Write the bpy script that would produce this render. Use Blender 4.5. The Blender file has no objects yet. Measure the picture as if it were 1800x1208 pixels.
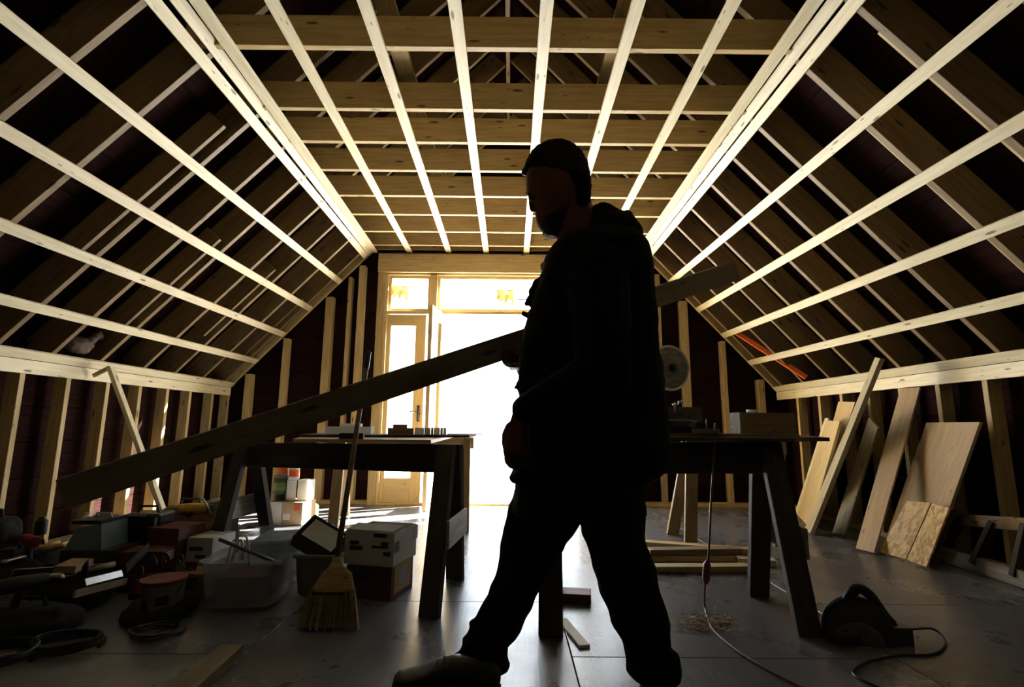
import bpy, bmesh, math, random
from mathutils import Vector, Matrix, noise
random.seed(7)
sc = bpy.context.scene
COL = sc.collection
V = Vector
# ---------------------------------------------------------------- camera
F_PX, PITCH, YAW, ROLL, CH = 900.0, 0.16, -0.002, 0.008, 0.85
def _rows():
    rows = []
    for e in ((1,0,0),(0,1,0),(0,0,1)):
        x, y, z = e
        c, s = math.cos(YAW), math.sin(YAW); X = c*x+s*y; Y = -s*x+c*y
        c, s = math.cos(PITCH), math.sin(PITCH); F = c*Y+s*z; U = -s*Y+c*z
        c, s = math.cos(ROLL), math.sin(ROLL); X, U = c*X+s*U, -s*X+c*U
        rows.append((X, U, F))
    R = V([r[0] for r in rows]); U = V([r[1] for r in rows]); F = V([r[2] for r in rows])
    return R, U, F
CR, CU, CF = _rows()
CAM = V((0, 0, CH))
def ray(u, v): return (CF + CR*((u-900)/F_PX) - CU*((v-604)/F_PX))
def P(u, v, Y): d = ray(u, v); return CAM + d*(Y/d.y)              # point on the plane y = Y
def G(u, v, z=0.0): d = ray(u, v); return CAM + d*((z-CH)/d.z)     # point on the plane z
def PX(u, v, x): d = ray(u, v); return CAM + d*(x/d.x)             # point on the plane x
def PP(u, v, o, n): d = ray(u, v); return CAM + d*((V(o)-CAM).dot(n)/d.dot(n))
cam = bpy.data.cameras.new('camera'); co = bpy.data.objects.new('camera', cam); COL.objects.link(co)
M = Matrix((CR, CU, -CF)).transposed().to_4x4(); M.translation = CAM
co.matrix_world = M; cam.sensor_width = 36; cam.lens = 36*F_PX/1800; cam.clip_start = 0.02; sc.camera = co
# ---------------------------------------------------------------- world, sun, exposure
w = bpy.data.worlds.new('sky'); sc.world = w; w.use_nodes = True
w.node_tree.nodes['Background'].inputs[0].default_value = (0.84, 0.92, 1.0, 1)
w.node_tree.nodes['Background'].inputs[1].default_value = 4.0
sun = bpy.data.lights.new('sun', 'SUN'); sun.energy = 72; sun.angle = 0.01; sun.color = (1, .95, .84)
so = bpy.data.objects.new('sun', sun); COL.objects.link(so); so.location = (8, 12, 8)
so.rotation_euler = V((-1, -.58, -.80)).to_track_quat('-Z', 'Y').to_euler()
sc.view_settings.view_transform = 'Standard'; sc.view_settings.look = 'None'
sc.view_settings.gamma = 1; sc.view_settings.use_curve_mapping = False
sc.view_settings.exposure = 0.68
sc.cycles.max_bounces = 10; sc.cycles.diffuse_bounces = 2; sc.cycles.transparent_max_bounces = 12
# ---------------------------------------------------------------- room numbers
D, XL, XR, ZK, XA, XB, ZC = 5.757, -3.128, 2.980, 1.161, -1.624, 1.519, 2.835
YB = -2.2                       # wall behind the camera
# ---------------------------------------------------------------- materials
def new_mat(name):
    m = bpy.data.materials.new(name); m.use_nodes = True
    return m, m.node_tree, m.node_tree.nodes['Principled BSDF']
def nd(t, k, **kw):
    n = t.nodes.new(k)
    for a, b in kw.items(): setattr(n, a, b)
    return n
def coords(t, scale, rnd=True):
    tc = nd(t, 'ShaderNodeTexCoord'); mp = nd(t, 'ShaderNodeMapping'); mp.inputs['Scale'].default_value = scale
    if rnd:
        oi = nd(t, 'ShaderNodeObjectInfo'); ml = nd(t, 'ShaderNodeMath', operation='MULTIPLY'); ml.inputs[1].default_value = 37.0
        t.links.new(oi.outputs['Random'], ml.inputs[0]); ad = nd(t, 'ShaderNodeVectorMath', operation='ADD')
        t.links.new(tc.outputs['Object'], ad.inputs[0]); t.links.new(ml.outputs[0], ad.inputs[1])
        t.links.new(ad.outputs[0], mp.inputs['Vector'])
    else: t.links.new(tc.outputs['Object'], mp.inputs['Vector'])
    return mp.outputs[0]
def ramp(t, fac, stops):
    r = nd(t, 'ShaderNodeValToRGB'); e = r.color_ramp.elements
    while len(e) < len(stops): e.new(.5)
    for k, (p, c) in enumerate(stops): e[k].position = p; e[k].color = (*c, 1) if len(c) == 3 else c
    t.links.new(fac, r.inputs[0]); return r.outputs[0]
def mixc(t, fac, a, b, mode='MIX'):
    n = nd(t, 'ShaderNodeMix', data_type='RGBA', blend_type=mode)
    for i, x in ((0, fac), (6, a), (7, b)):
        if isinstance(x, (int, float)): n.inputs[i].default_value = x
        elif isinstance(x, tuple): n.inputs[i].default_value = (*x, 1)
        else: t.links.new(x, n.inputs[i])
    return n.outputs[2]
def noise_(t, vec, scale, detail=4, rough=.5):
    n = nd(t, 'ShaderNodeTexNoise'); n.inputs['Scale'].default_value = scale; n.inputs['Detail'].default_value = detail
    n.inputs['Roughness'].default_value = rough; t.links.new(vec, n.inputs['Vector']); return n.outputs[0]
def bump(t, h, b, s=.2, d=.002):
    n = nd(t, 'ShaderNodeBump'); n.inputs['Strength'].default_value = s; n.inputs['Distance'].default_value = d
    t.links.new(h, n.inputs['Height']); t.links.new(n.outputs[0], b.inputs['Normal'])
def wood(name, light, dark, knots=.09, rough=.6, vary=.25):
    m, t, b = new_mat(name)
    c = coords(t, (1.2, 16, 16)); g = noise_(t, c, 3.0, 6, .6)
    base = ramp(t, g, [(.32, dark), (.62, light)])
    k = nd(t, 'ShaderNodeTexVoronoi'); k.inputs['Scale'].default_value = 1.0
    t.links.new(coords(t, (3.2, 13, 13)), k.inputs['Vector'])
    kf = ramp(t, k.outputs['Distance'], [(0.0, (1, 1, 1)), (knots, (1, 1, 1)), (knots+.05, (0, 0, 0))])
    base = mixc(t, kf, base, tuple(x*.28 for x in dark))
    n2 = nd(t, 'ShaderNodeTexVoronoi'); n2.inputs['Scale'].default_value = 1.0; t.links.new(coords(t, (9, 38, 38)), n2.inputs['Vector'])
    nf = ramp(t, n2.outputs['Distance'], [(0.0, (1, 1, 1)), (.10, (1, 1, 1)), (.15, (0, 0, 0))])
    cl = ramp(t, noise_(t, coords(t, (1.5, 3, 3)), 2.5, 2), [(.52, (0, 0, 0)), (.60, (1, 1, 1))])
    base = mixc(t, mixc(t, 1.0, nf, cl, 'MULTIPLY'), base, tuple(x*.35 for x in dark))
    oi = nd(t, 'ShaderNodeObjectInfo'); v = ramp(t, oi.outputs['Random'], [(0, (1-vary,)*3), (1, (1, 1, 1))])
    base = mixc(t, 1.0, base, v, 'MULTIPLY')
    t.links.new(base, b.inputs['Base Color']); b.inputs['Roughness'].default_value = rough
    bump(t, g, b, .15, .002); return m
def plain(name, col, rough=.6, metal=0, var=.25, sc_=20, bmp=.1, **kw):
    m, t, b = new_mat(name); g = noise_(t, coords(t, (1, 1, 1)), sc_, 5)
    t.links.new(ramp(t, g, [(.3, tuple(x*(1-var) for x in col)), (.7, col)]), b.inputs['Base Color'])
    b.inputs['Roughness'].default_value = rough; b.inputs['Metallic'].default_value = metal
    if bmp: bump(t, g, b, bmp, .003)
    return m
def glassy(name, tint=(1, 1, 1), gl=.06, extra=None):
    m, t, b = new_mat(name); t.nodes.remove(b); o = t.nodes['Material Output']
    tr = nd(t, 'ShaderNodeBsdfTransparent'); tr.inputs[0].default_value = (*tint, 1)
    g = nd(t, 'ShaderNodeBsdfGlossy'); g.inputs['Roughness'].default_value = .03
    mx = nd(t, 'ShaderNodeMixShader'); mx.inputs[0].default_value = gl
    t.links.new(tr.outputs[0], mx.inputs[1]); t.links.new(g.outputs[0], mx.inputs[2]); t.links.new(mx.outputs[0], o.inputs[0]); return m
def frosted(name, col, alpha=.55):
    m, t, b = new_mat(name); o = t.nodes['Material Output']
    b.inputs['Base Color'].default_value = (*col, 1); b.inputs['Roughness'].default_value = .25
    tr = nd(t, 'ShaderNodeBsdfTransparent'); mx = nd(t, 'ShaderNodeMixShader'); mx.inputs[0].default_value = alpha
    t.links.new(tr.outputs[0], mx.inputs[1]); t.links.new(b.outputs[0], mx.inputs[2]); t.links.new(mx.outputs[0], o.inputs[0]); return m
pine = wood('pine_strap', (.88, .79, .55), (.74, .63, .39), .07, .55, .10)
fram = wood('pine_framing', (.66, .49, .24), (.48, .34, .14), .08)
frdk = wood('pine_framing_dark', (.29, .20, .095), (.19, .12, .05), .08)  # the framing pine in a darker tone
plkm = wood('pine_plank', (.30, .24, .15), (.20, .16, .09), .08)
trim = wood('door_wood', (.74, .56, .28), (.64, .46, .20), .03, .4, .05)
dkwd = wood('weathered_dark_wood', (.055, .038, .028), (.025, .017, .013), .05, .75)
gywd = wood('grey_worn_wood', (.33, .31, .27), (.18, .17, .15), .06, .7)
plyw = wood('plywood', (.50, .36, .20), (.40, .28, .15), .03, .6, .1)
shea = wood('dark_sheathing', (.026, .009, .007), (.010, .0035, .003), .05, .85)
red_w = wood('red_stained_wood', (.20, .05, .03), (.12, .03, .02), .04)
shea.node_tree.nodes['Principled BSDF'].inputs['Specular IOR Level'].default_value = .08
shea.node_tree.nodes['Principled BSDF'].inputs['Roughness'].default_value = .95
def osb_mat():
    m, t, b = new_mat('strand_board'); v = nd(t, 'ShaderNodeTexVoronoi'); v.inputs['Scale'].default_value = 30
    t.links.new(coords(t, (1, 2.4, 1)), v.inputs['Vector'])
    c = ramp(t, v.outputs['Color'], [(.2, (.42, .23, .06)), (.5, (.66, .42, .13)), (.8, (.80, .58, .24))])  # golden cast of the light is put into these strand colours
    t.links.new(c, b.inputs['Base Color']); b.inputs['Roughness'].default_value = .5; bump(t, v.outputs['Distance'], b, .3, .003); return m
osb = osb_mat()
palew = wood('pale_greyish_wood', (.56, .47, .30), (.42, .34, .20), .05)
def floor_mat():
    m, t, b = new_mat('worn_subfloor'); c = coords(t, (1, 1, 1), False)
    g = noise_(t, c, 2.2, 8, .65); s = noise_(t, coords(t, (30, 2, 1), False), 2, 5); f = noise_(t, c, 45, 3, .7)
    base = ramp(t, g, [(.3, (.075, .073, .078)), (.55, (.125, .123, .132)), (.75, (.18, .178, .19))])
    base = mixc(t, .35, base, ramp(t, s, [(.3, (.06, .058, .06)), (.7, (.20, .20, .215))]))
    sp = ramp(t, f, [(.70, (0, 0, 0)), (.76, (1, 1, 1))]); base = mixc(t, sp, base, (.05, .045, .04))
    t.links.new(base, b.inputs['Base Color'])
    t.links.new(ramp(t, g, [(.3, (.40,)*3), (.7, (.20,)*3)]), b.inputs['Roughness'])
    b.inputs['Specular IOR Level'].default_value = .95; bump(t, s, b, .12, .003); return m
floorm = floor_mat()
snow = plain('snowy_ground', (.86, .88, .92), .8, 0, .06, 3, .3)
glass = glassy('window_glass')
hood_m = plain('dark_jacket_cloth', (.006, .0055, .006), .85, 0, .3, 60, .3)
pant_m = plain('dark_work_trousers', (.010, .009, .010), .85, 0, .3, 50, .3)
skin_m = plain('skin', (.16, .055, .035), .55, 0, .15, 30, .1)
hair_m = plain('dark_hair', (.012, .008, .006), .6, 0, .4, 80, .5)
beard_m = plain('grizzled_beard', (.06, .045, .035), .8, 0, .4, 90, .5)
for m_ in (hood_m, pant_m, skin_m, hair_m, beard_m): m_.node_tree.nodes['Principled BSDF'].inputs['Specular IOR Level'].default_value = .12
boot_m = plain('black_boot_leather', (.007, .006, .006), .45, 0, .3, 30, .2)
sole_m = plain('boot_rubber', (.01, .01, .01), .8)
blk = plain('black_plastic', (.012, .012, .013), .42, 0, .2, 30, .05)
blkr = plain('black_cloth', (.012, .010, .011), .9, 0, .3, 40, .4)
steel = plain('brushed_steel', (.55, .55, .56), .28, 1, .2, 60, .05)
dsteel = plain('dull_steel', (.18, .18, .18), .4, 1, .3, 40, .1)
whitep = plain('white_plastic', (.75, .75, .73), .4, 0, .05)
greyp = plain('grey_plastic', (.12, .13, .14), .5)
bluep = plain('blue_grey_plastic', (.20, .29, .36), .4)
redp = plain('red_plastic', (.22, .02, .015), .4)
orgp = plain('orange_plastic', (.70, .13, .03), .45)
yelp = plain('yellow_plastic', (.72, .45, .06), .4)
grnp = plain('green_label', (.16, .22, .06), .5)
card = plain('brown_cardboard', (.42, .29, .15), .85, 0, .15, 12, .1)
cardw = plain('white_cardboard', (.52, .50, .44), .75, 0, .1, 12, .1)
cardr = plain('maroon_carton', (.11, .025, .022), .7, 0, .2, 12, .1)
cardy = plain('yellow_carton', (.38, .26, .08), .7, 0, .15, 12, .1)
ink = plain('printed_ink', (.03, .025, .02), .7)
straw = wood('broom_straw', (.42, .30, .13), (.24, .16, .06), .01, .8)
clear = frosted('clear_tote_plastic', (.45, .50, .54), .35)
paper = plain('white_paper', (.85, .85, .83), .8, 0, .05)
def translucent(m, f):
    t = m.node_tree; b = t.nodes['Principled BSDF']; tl = nd(t, 'ShaderNodeBsdfTranslucent'); tl.inputs[0].default_value = (.85, .83, .78, 1)
    mx = nd(t, 'ShaderNodeMixShader'); mx.inputs[0].default_value = f; t.links.new(b.outputs[0], mx.inputs[1]); t.links.new(tl.outputs[0], mx.inputs[2])
    t.links.new(mx.outputs[0], t.nodes['Material Output'].inputs[0])
translucent(paper, .5)
cordo = plain('orange_cord', (.16, .07, .03), .5)
shav = plain('sawdust_shavings', (.34, .24, .11), .9, 0, .3, 60, .3)
# ---------------------------------------------------------------- helpers
WM = {}
def link(name, me, mat, parent=None, mw=None):
    o = bpy.data.objects.new(name, me); COL.objects.link(o)
    if me is not None and mat is not None and not me.materials: me.materials.append(mat)
    mw = mw or Matrix.Identity(4)
    if parent is not None: o.parent = parent; o.matrix_basis = WM[parent.name].inverted() @ mw
    else: o.matrix_basis = mw
    WM[o.name] = mw.copy(); return o
def tag(o, label=None, cat=None, group=None, kind=None):
    if label: o['label'] = label
    if cat: o['category'] = cat
    if group: o['group'] = group
    if kind: o['kind'] = kind
    return o
def thing(name, label, cat, loc=(0, 0, 0), group=None, rz=0):
    return tag(link(name, None, None, None, Matrix.Translation(V(loc)) @ Matrix.Rotation(rz, 4, 'Z')), label, cat, group)
def struct(name, loc=(0, 0, 0)): return tag(link(name, None, None, None, Matrix.Translation(V(loc))), kind='structure')
_bc = {}
def box_mesh(l, w_, t, mat, bev=.002):
    k = (round(l, 3), round(w_, 3), round(t, 3), mat.name, bev)
    if k in _bc: return _bc[k]
    bm = bmesh.new(); bmesh.ops.create_cube(bm, size=1); bmesh.ops.scale(bm, vec=(l, w_, t), verts=bm.verts)
    if bev: bmesh.ops.bevel(bm, geom=bm.edges[:], offset=min(bev, min(l, w_, t)*.3), segments=1, affect='EDGES')
    me = bpy.data.meshes.new('board'); bm.to_mesh(me); bm.free(); me.materials.append(mat); _bc[k] = me; return me
def frame(p0, p1, side):
    x = (V(p1)-V(p0)).normalized(); s = V(side); y = (s-x*s.dot(x)).normalized(); z = x.cross(y)
    m = Matrix((x, y, z)).transposed().to_4x4(); m.translation = (V(p0)+V(p1))/2; return m
def board(name, p0, p1, w_, t, side, mat, parent=None, bev=.002):
    """a board from p0 to p1, w_ wide along `side`, t thick across it"""
    return link(name, box_mesh((V(p1)-V(p0)).length, w_, t, mat, bev), None, parent, frame(p0, p1, side))
def box(name, c, size, mat, parent=None, rz=0, bev=.002, rx=0, ry=0):
    m = Matrix.Translation(V(c)) @ Matrix.Rotation(rz, 4, 'Z') @ Matrix.Rotation(ry, 4, 'Y') @ Matrix.Rotation(rx, 4, 'X')
    return link(name, box_mesh(*size, mat, bev), None, parent, m)
class MB:
    def __init__(s): s.v = []; s.f = []
    def ring(s, pts): i = len(s.v); s.v += [tuple(p) for p in pts]; return list(range(i, i+len(pts)))
    def loft(s, rings, cap=True, close=True):
        R = [s.ring(r) for r in rings]; n = len(R[0])
        for a, b in zip(R, R[1:]):
            for i in range(n if close else n-1): j = (i+1) % n; s.f.append((a[i], a[j], b[j], b[i]))
        if cap: s.f.append(tuple(reversed(R[0]))); s.f.append(tuple(R[-1]))
        return s
    def circ(s, c, r, n, ax, ry=None, up=(0, 0, 1)):
        ax = V(ax).normalized(); u = V(up)-ax*V(up).dot(ax)
        if u.length < .05: u = V((1, 0, 0))-ax*ax.x
        u.normalize(); w_ = ax.cross(u); ry = ry or r
        return [V(c)+u*math.cos(2*math.pi*k/n)*r+w_*math.sin(2*math.pi*k/n)*ry for k in range(n)]
    def tube(s, pts, r, n=8, cap=True):
        pts = [V(p) for p in pts]; R = []; rr = r if isinstance(r, (list, tuple)) else [r]*len(pts)
        u = None
        for i, p in enumerate(pts):
            ax = (pts[min(i+1, len(pts)-1)]-pts[max(i-1, 0)]).normalized()
            if u is None: u = ax.orthogonal()
            u = (u-ax*u.dot(ax)).normalized(); w_ = ax.cross(u)
            R.append([p+(u*math.cos(2*math.pi*k/n)+w_*math.sin(2*math.pi*k/n))*rr[i] for k in range(n)])
        return s.loft(R, cap)
    def lathe(s, c, prof, n=20, ax=(0, 0, 1)):
        ax = V(ax).normalized(); return s.loft([s.circ(V(c)+ax*h, max(r, 1e-4), n, ax) for r, h in prof])
    def ball(s, c, r, n=10, sy=1, sz=1):
        return s.loft([[V(c)+V((r*math.sin(a)*math.cos(b), r*sy*math.sin(a)*math.sin(b), r*sz*math.cos(a))) for b in [2*math.pi*k/n for k in range(n)]] for a in [math.pi*(j+.02)/(n*.96) for j in range(n)]])
    def box(s, c, sz, m=None):
        i = len(s.v); m = m or Matrix.Identity(3)
        for x in (-.5, .5):
            for y in (-.5, .5):
                for z in (-.5, .5): s.v.append(tuple(V(c)+m @ V((x*sz[0], y*sz[1], z*sz[2]))))
        s.f += [tuple(i+k for k in q) for q in ((0, 1, 3, 2), (4, 6, 7, 5), (0, 4, 5, 1), (2, 3, 7, 6), (0, 2, 6, 4), (1, 5, 7, 3))]; return s
    def prism(s, pts, off):
        n = len(pts); a = s.ring([V(p) for p in pts]); b = s.ring([V(p)+V(off) for p in pts])
        s.f.append(tuple(a)); s.f.append(tuple(reversed(b)))
        for i in range(n): j = (i+1) % n; s.f.append((a[j], a[i], b[i], b[j]))
        return s
    def mesh(s, smooth=False):
        me = bpy.data.meshes.new('m'); me.from_pydata(s.v, [], s.f)
        bm = bmesh.new(); bm.from_mesh(me); bmesh.ops.recalc_face_normals(bm, faces=bm.faces); bm.to_mesh(me); bm.free()
        if smooth:
            me.shade_smooth()
        return me
    def build(s, name, mat, parent=None, smooth=False, at=None, angle=None):
        """the vertices are world positions; the object's origin is put at `at` (or at the parent's)"""
        o_ = Matrix.Translation(V(at)) if at is not None else (WM[parent.name].copy() if parent is not None else Matrix.Translation(V(s.v[0])))
        inv = o_.inverted(); s.v = [tuple(inv @ V(p)) for p in s.v]
        me = s.mesh(smooth)
        if angle: me.set_sharp_from_angle(angle=math.radians(angle))
        return link(name, me, mat, parent, o_)
def remesh(mb, voxel, wrinkle=0, wscale=8, smooth_it=4):
    me = mb.mesh(); o = bpy.data.objects.new('tmp', me); COL.objects.link(o)
    r = o.modifiers.new('r', 'REMESH'); r.mode = 'VOXEL'; r.voxel_size = voxel
    if smooth_it: s = o.modifiers.new('s', 'SMOOTH'); s.iterations = smooth_it; s.factor = .5
    dg = bpy.context.evaluated_depsgraph_get(); dg.update()
    res = bpy.data.meshes.new_from_object(o.evaluated_get(dg)); bpy.data.objects.remove(o)
    if wrinkle:
        ns = [v.normal.copy() for v in res.vertices]
        for v, n_ in zip(res.vertices, ns):
            p = v.co*wscale
            v.co += n_*wrinkle*(noise.noise(V((p.x, p.y, p.z*2.2)))+.5*noise.noise(p*2.6))
    res.shade_smooth(); return res
# ================================================================ SETTING
# floor: subfloor sheets on a dark bed
fl = struct('floor')
box('subfloor_bed', (0, (YB+D+.12)/2, -.045), (6.9, D+.12-YB, .05), shea, fl, bev=0)
x = -3.42; k = 0
while x < 3.4:
    y = YB-(.6 if k % 2 else 0)*1; x1 = min(x+1.219, 3.42)
    while y < D+.1:
        y0, y1 = max(y, YB), min(y+2.438, D+.10)
        if y1-y0 > .05:
            me = box_mesh(x1-x-.004, y1-y0-.004, .02, floorm, .0015)
            link('floor_sheet', me, None, fl, Matrix.Translation(V(((x+x1)/2, (y0+y1)/2, -.010))))
        y += 2.438
    x += 1.219; k += 1
# slope frames
PLZ = ZK+.088
nL = V((ZC-PLZ, 0, -(XA-XL))).normalized()      # points into the room (right/down)
nR = V((-(ZC-PLZ), 0, -(XR-XB))).normalized()
oL, oR = V((XL, 0, PLZ)), V((XR, 0, PLZ))
dL = V((XA-XL, 0, ZC-PLZ)).normalized(); dR = V((XB-XR, 0, ZC-PLZ)).normalized()
Y0 = YB
ce = struct('ceiling')
ST = .020
def strap(p0, p1, n, w_=.064, name='strap', mat=pine):
    """straps run lengthwise, extended backwards to the wall behind the camera; p0 at the gable"""
    p0, p1 = V(p0), V(p1); d = (p0-p1).normalized(); a = p1+d*((Y0-p1.y)/d.y)
    side = V((1, 0, 0)) if abs(n.x) < .1 else V((n.z, 0, -n.x))
    # two lengths butted end to end
    cut = random.uniform(.25, .6); q = a.lerp(p0, cut); off = -n*(ST/2)
    board(name, a+off, q+off-d*.001, w_, ST, side, mat, ce); board(name, q+off+d*.001, p0+off, w_, ST, side, mat, ce)
# flat ceiling straps, ends read where they meet the gable
down = V((0, 0, -1)); up = V((0, 0, 1))
for (u1, u0) in ((722, 475), (790, 638), (855, 798), (925, 962), (990, 1124), (1058, 1293)):
    a = G(u0, 0, ZC); b = G(u1, 448, ZC); d = (b-a).normalized(); b = a+d*((D-.02-a.y)/d.y); strap(b, a, down)
a = G(343, 0, ZC); b = G(664, 452, ZC); strap(a+(b-a)*((D-.02-a.y)/(b.y-a.y)), a, down, .070)
a = G(1436, 0, ZC); b = G(1119, 450, ZC); strap(a+(b-a)*((D-.02-a.y)/(b.y-a.y)), a, down, .070)
def slope_strap(pa, pb, o, n, w_=.064):
    a = PP(*pa, o, n); b = PP(*pb, o, n); d = b-a; strap(a+d*((D-.02-a.y)/d.y), a, n, w_)
for pa, pb in (((0, 22), (603, 500)), ((0, 226), (553, 548)), ((0, 395), (507, 592)), ((0, 527), (455, 637)), ((269, 0), (646, 455)), ((313, 0), (655, 450))):
    slope_strap(pa, pb, oL, nL)
for pa, pb in (((1772, 6), (1210, 470)), ((1800, 211), (1222, 548)), ((1800, 384), (1278, 588)), ((1800, 525), (1312, 640)), ((1506, 0), (1140, 450)), ((1468, 0), (1130, 446))):
    slope_strap(pa, pb, oR, nR)
# rafters and collar joists
RD = .195; RT = .038
joist_px = [83, 192, 250, 300, 345, 378, 408, 432]
jy = [G(890, v, ZC+ST).y for v in joist_px]
ys = [jy[0]-.42*k for k in range(11, 0, -1)] + jy
ys = [y for y in ys if y > YB+.1]
RXC = (XA+XB)/2
zr = ZC + (RXC-XA)*dL.z/dL.x
LEN = lambda o, d: (RXC-o.x)/d.x
for i, y in enumerate(ys):
    yy = y+RT/2
    j = board('collar_joist', (XA-.14, yy, ZC+ST+.0925), (XB+.14, yy, ZC+ST+.0925), .185, RT, up, fram, ce)
    for o, n, d in ((oL, nL, dL), (oR, nR, dR)):
        off = -n*(ST+RD/2); yr = yy+RT+.001
        b0 = V((o.x, yr, o.z))+off-d*.12; b1 = V((o.x, yr, o.z))+off+d*(LEN(o, d)-.02)
        board('rafter', b0, b1, RD, RT, n, frdk, ce)
# sistered lengths beside some rafters
rr = random.Random(4)
for o, n, d, lst in ((oL, nL, dL, (1, 3, 5, 7)), (oR, nR, dR, (2, 4, 6, 8, 9))):
    for q in lst:
        y = ys[-q]+RT/2-RT*1.02 if n.x > 0 else ys[-q]+RT*2.6; s0 = rr.uniform(.3, .8); s1 = s0+rr.uniform(.8, 1.3)
        off = -n*(ST+.03+.07); b = V((o.x, y, o.z))+off
        board('sister_rafter', b+d*s0, b+d*s1, .14, .03, n, frdk if n.x > 0 else fram, ce)
# gable rafters (lighter, right at the end wall)
for o, n, d in ((oL, nL, dL), (oR, nR, dR)):
    off = -n*(.09); b = V((o.x, D-.045, o.z))+off
    board('gable_rafter', b-d*.05, b+d*LEN(o, d), .18, .045, n, fram, ce)
board('gable_joist', (XA-.1, D-.05, ZC+ST+.09), (XB+.1, D-.05, ZC+ST+.09), .17, .03, up, fram, ce)
board('ridge_board', (RXC, YB, zr+.02), (RXC, D, zr+.02), .24, .038, up, frdk, ce)
for xx in (-.70+.02, .60):           # boards lying lengthwise on the collar joists
    z_ = ZC+ST+.185+.02; board('walk_board', (xx, YB+.05, z_), (xx, D-.05, z_), .105, .036, (1, 0, 0), fram, ce)
# roof sheathing boards
for o, n, d in ((oL, nL, dL), (oR, nR, dR)):
    L = LEN(o, d)+.35; s = -.45; w_ = .30
    while s < L-.2:
        c = V((o.x, 0, o.z))-n*(ST+RD+.012)+d*(s+w_/2)
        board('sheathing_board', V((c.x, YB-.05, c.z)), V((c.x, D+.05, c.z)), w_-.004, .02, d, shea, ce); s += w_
# unseen sheets added outside the boards to stop light leaking in
for o, n, d in ((oL, nL, dL), (oR, nR, dR)):
    L = LEN(o, d); c = V((o.x, 0, o.z))-n*(ST+RD+.045)
    m_ = c-d*.75; n__ = c+d*(L+.35); mid = (m_+n__)/2
    board('light_seal', V((mid.x, YB-.25, mid.z)), V((mid.x, D+.22, mid.z)), (n__-m_).length, .03, d, shea, ce, 0)
for X_ in (XL-.185, XR+.185): board('light_seal', (X_, YB-.2, .60), (X_, D+.2, .60), 1.40, .03, up, shea, ce, 0)
board('light_seal', (-3.5, YB-.08, 2.4), (3.5, YB-.08, 2.4), 5.2, .03, up, shea, ce, 0)
# knee walls
def knee(side):
    s = -1 if side == 'left' else 1; X = XL if s < 0 else XR; wl = struct('wall_'+side)
    # outer sheathing boards (horizontal)
    for k in range(6):
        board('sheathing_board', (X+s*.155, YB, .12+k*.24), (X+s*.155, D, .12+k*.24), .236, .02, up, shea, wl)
    stud_px = ([(39, 668), (121, 672), (190, 680), (247, 686), (295, 690), (335, 694), (374, 697), (402, 699)] if s < 0 else
               [(1366, 702), (1401, 702), (1439, 700), (1478, 698), (1526, 696), (1582, 692), (1648, 688), (1731, 680)])
    yl = [PX(u, v, X+s*.01).y for u, v in stud_px]; yl.sort()
    st = yl[1]-yl[0]; yl = [yl[0]-.42*k for k in range(10, 0, -1)]+yl
    for y in yl:
        if y > YB+.05 and y < D-.02: board('stud', (X+s*.055, y, .038), (X+s*.055, y, ZK+.02), .09, RT, (1, 0, 0), fram, wl)
    board('bottom_plate', (X+s*.055, YB, .019), (X+s*.055, D, .019), .09, .038, (1, 0, 0), fram, wl)
    # the pale plate: a board on edge and a strap on the slope just above it
    board('top_plate', (X+s*.012, YB, ZK+.044), (X+s*.012, D-.01, ZK+.044), .088, .024, up, pine, wl)
    o, n, d = (oL, nL, dL) if s < 0 else (oR, nR, dR)
    c = o-n*(ST/2)+d*.036; board('plate_strap', V((c.x, YB, c.z)), V((c.x, D-.01, c.z)), .068, ST, d, pine, wl)
    board('top_plate', (X+s*.08, YB, ZK+.04), (X+s*.08, D, ZK+.04), .10, .038, (1, 0, 0), frdk, wl)
    return wl
wL = knee('left'); wR = knee('right')
# wall behind the camera
wb = struct('wall_back')
for k in range(20):
    z = .12+k*.24; hw = 3.42 if z < ZK+.2 else max(.2, 3.42-(z-ZK-.2)/1.05)
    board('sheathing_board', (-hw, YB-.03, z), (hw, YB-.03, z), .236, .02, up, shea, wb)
for k in range(15):
    xx = -2.9+k*.41; board('stud', (xx, YB+.045, .038), (xx, YB+.045, min(4.2, ZK+1.0*(3.3-abs(xx)))), .09, RT, (0, 1, 0), frdk, wb)
# end wall with the opening
def Xd(u, v=700): return P(u, v, D).x
ox0, ox1 = Xd(661, 880), Xd(1118, 880)
ztop = P(800, 482, D).z; zhead = P(800, 450, D).z
we = struct('wall_far')
for k in range(20):
    z = .12+k*.24; hw = 3.42 if z < ZK+.25 else max(.15, 3.42-(z-ZK-.25)/1.05)
    if z-.12 < zhead-.05:
        board('sheathing_board', (-hw, D+.11, z), (ox0-.02, D+.11, z), .236, .02, up, shea, we)
        board('sheathing_board', (ox1+.02, D+.11, z), (hw, D+.11, z), .236, .02, up, shea, we)
    else: board('sheathing_board', (-hw, D+.11, z), (hw, D+.11, z), .236, .02, up, shea, we)
board('light_seal', (-3.45, D+.14, 1.6), (ox0-.03, D+.14, 1.6), 3.4, .03, up, shea, we, 0)  # added sheets that seal the end wall against light leaks
board('light_seal', (ox1+.03, D+.14, 1.6), (3.45, D+.14, 1.6), 3.4, .03, up, shea, we, 0)
board('light_seal', (-3.45, D+.145, (ztop+.10+5.2)/2), (3.45, D+.145, (ztop+.10+5.2)/2), 5.1-ztop, .03, up, shea, we, 0)
zs = lambda x: min(zhead, PLZ+(x-XL)*dL.z/dL.x if x < 0 else PLZ+(XR-x)*(-dR.z/dR.x))
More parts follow.
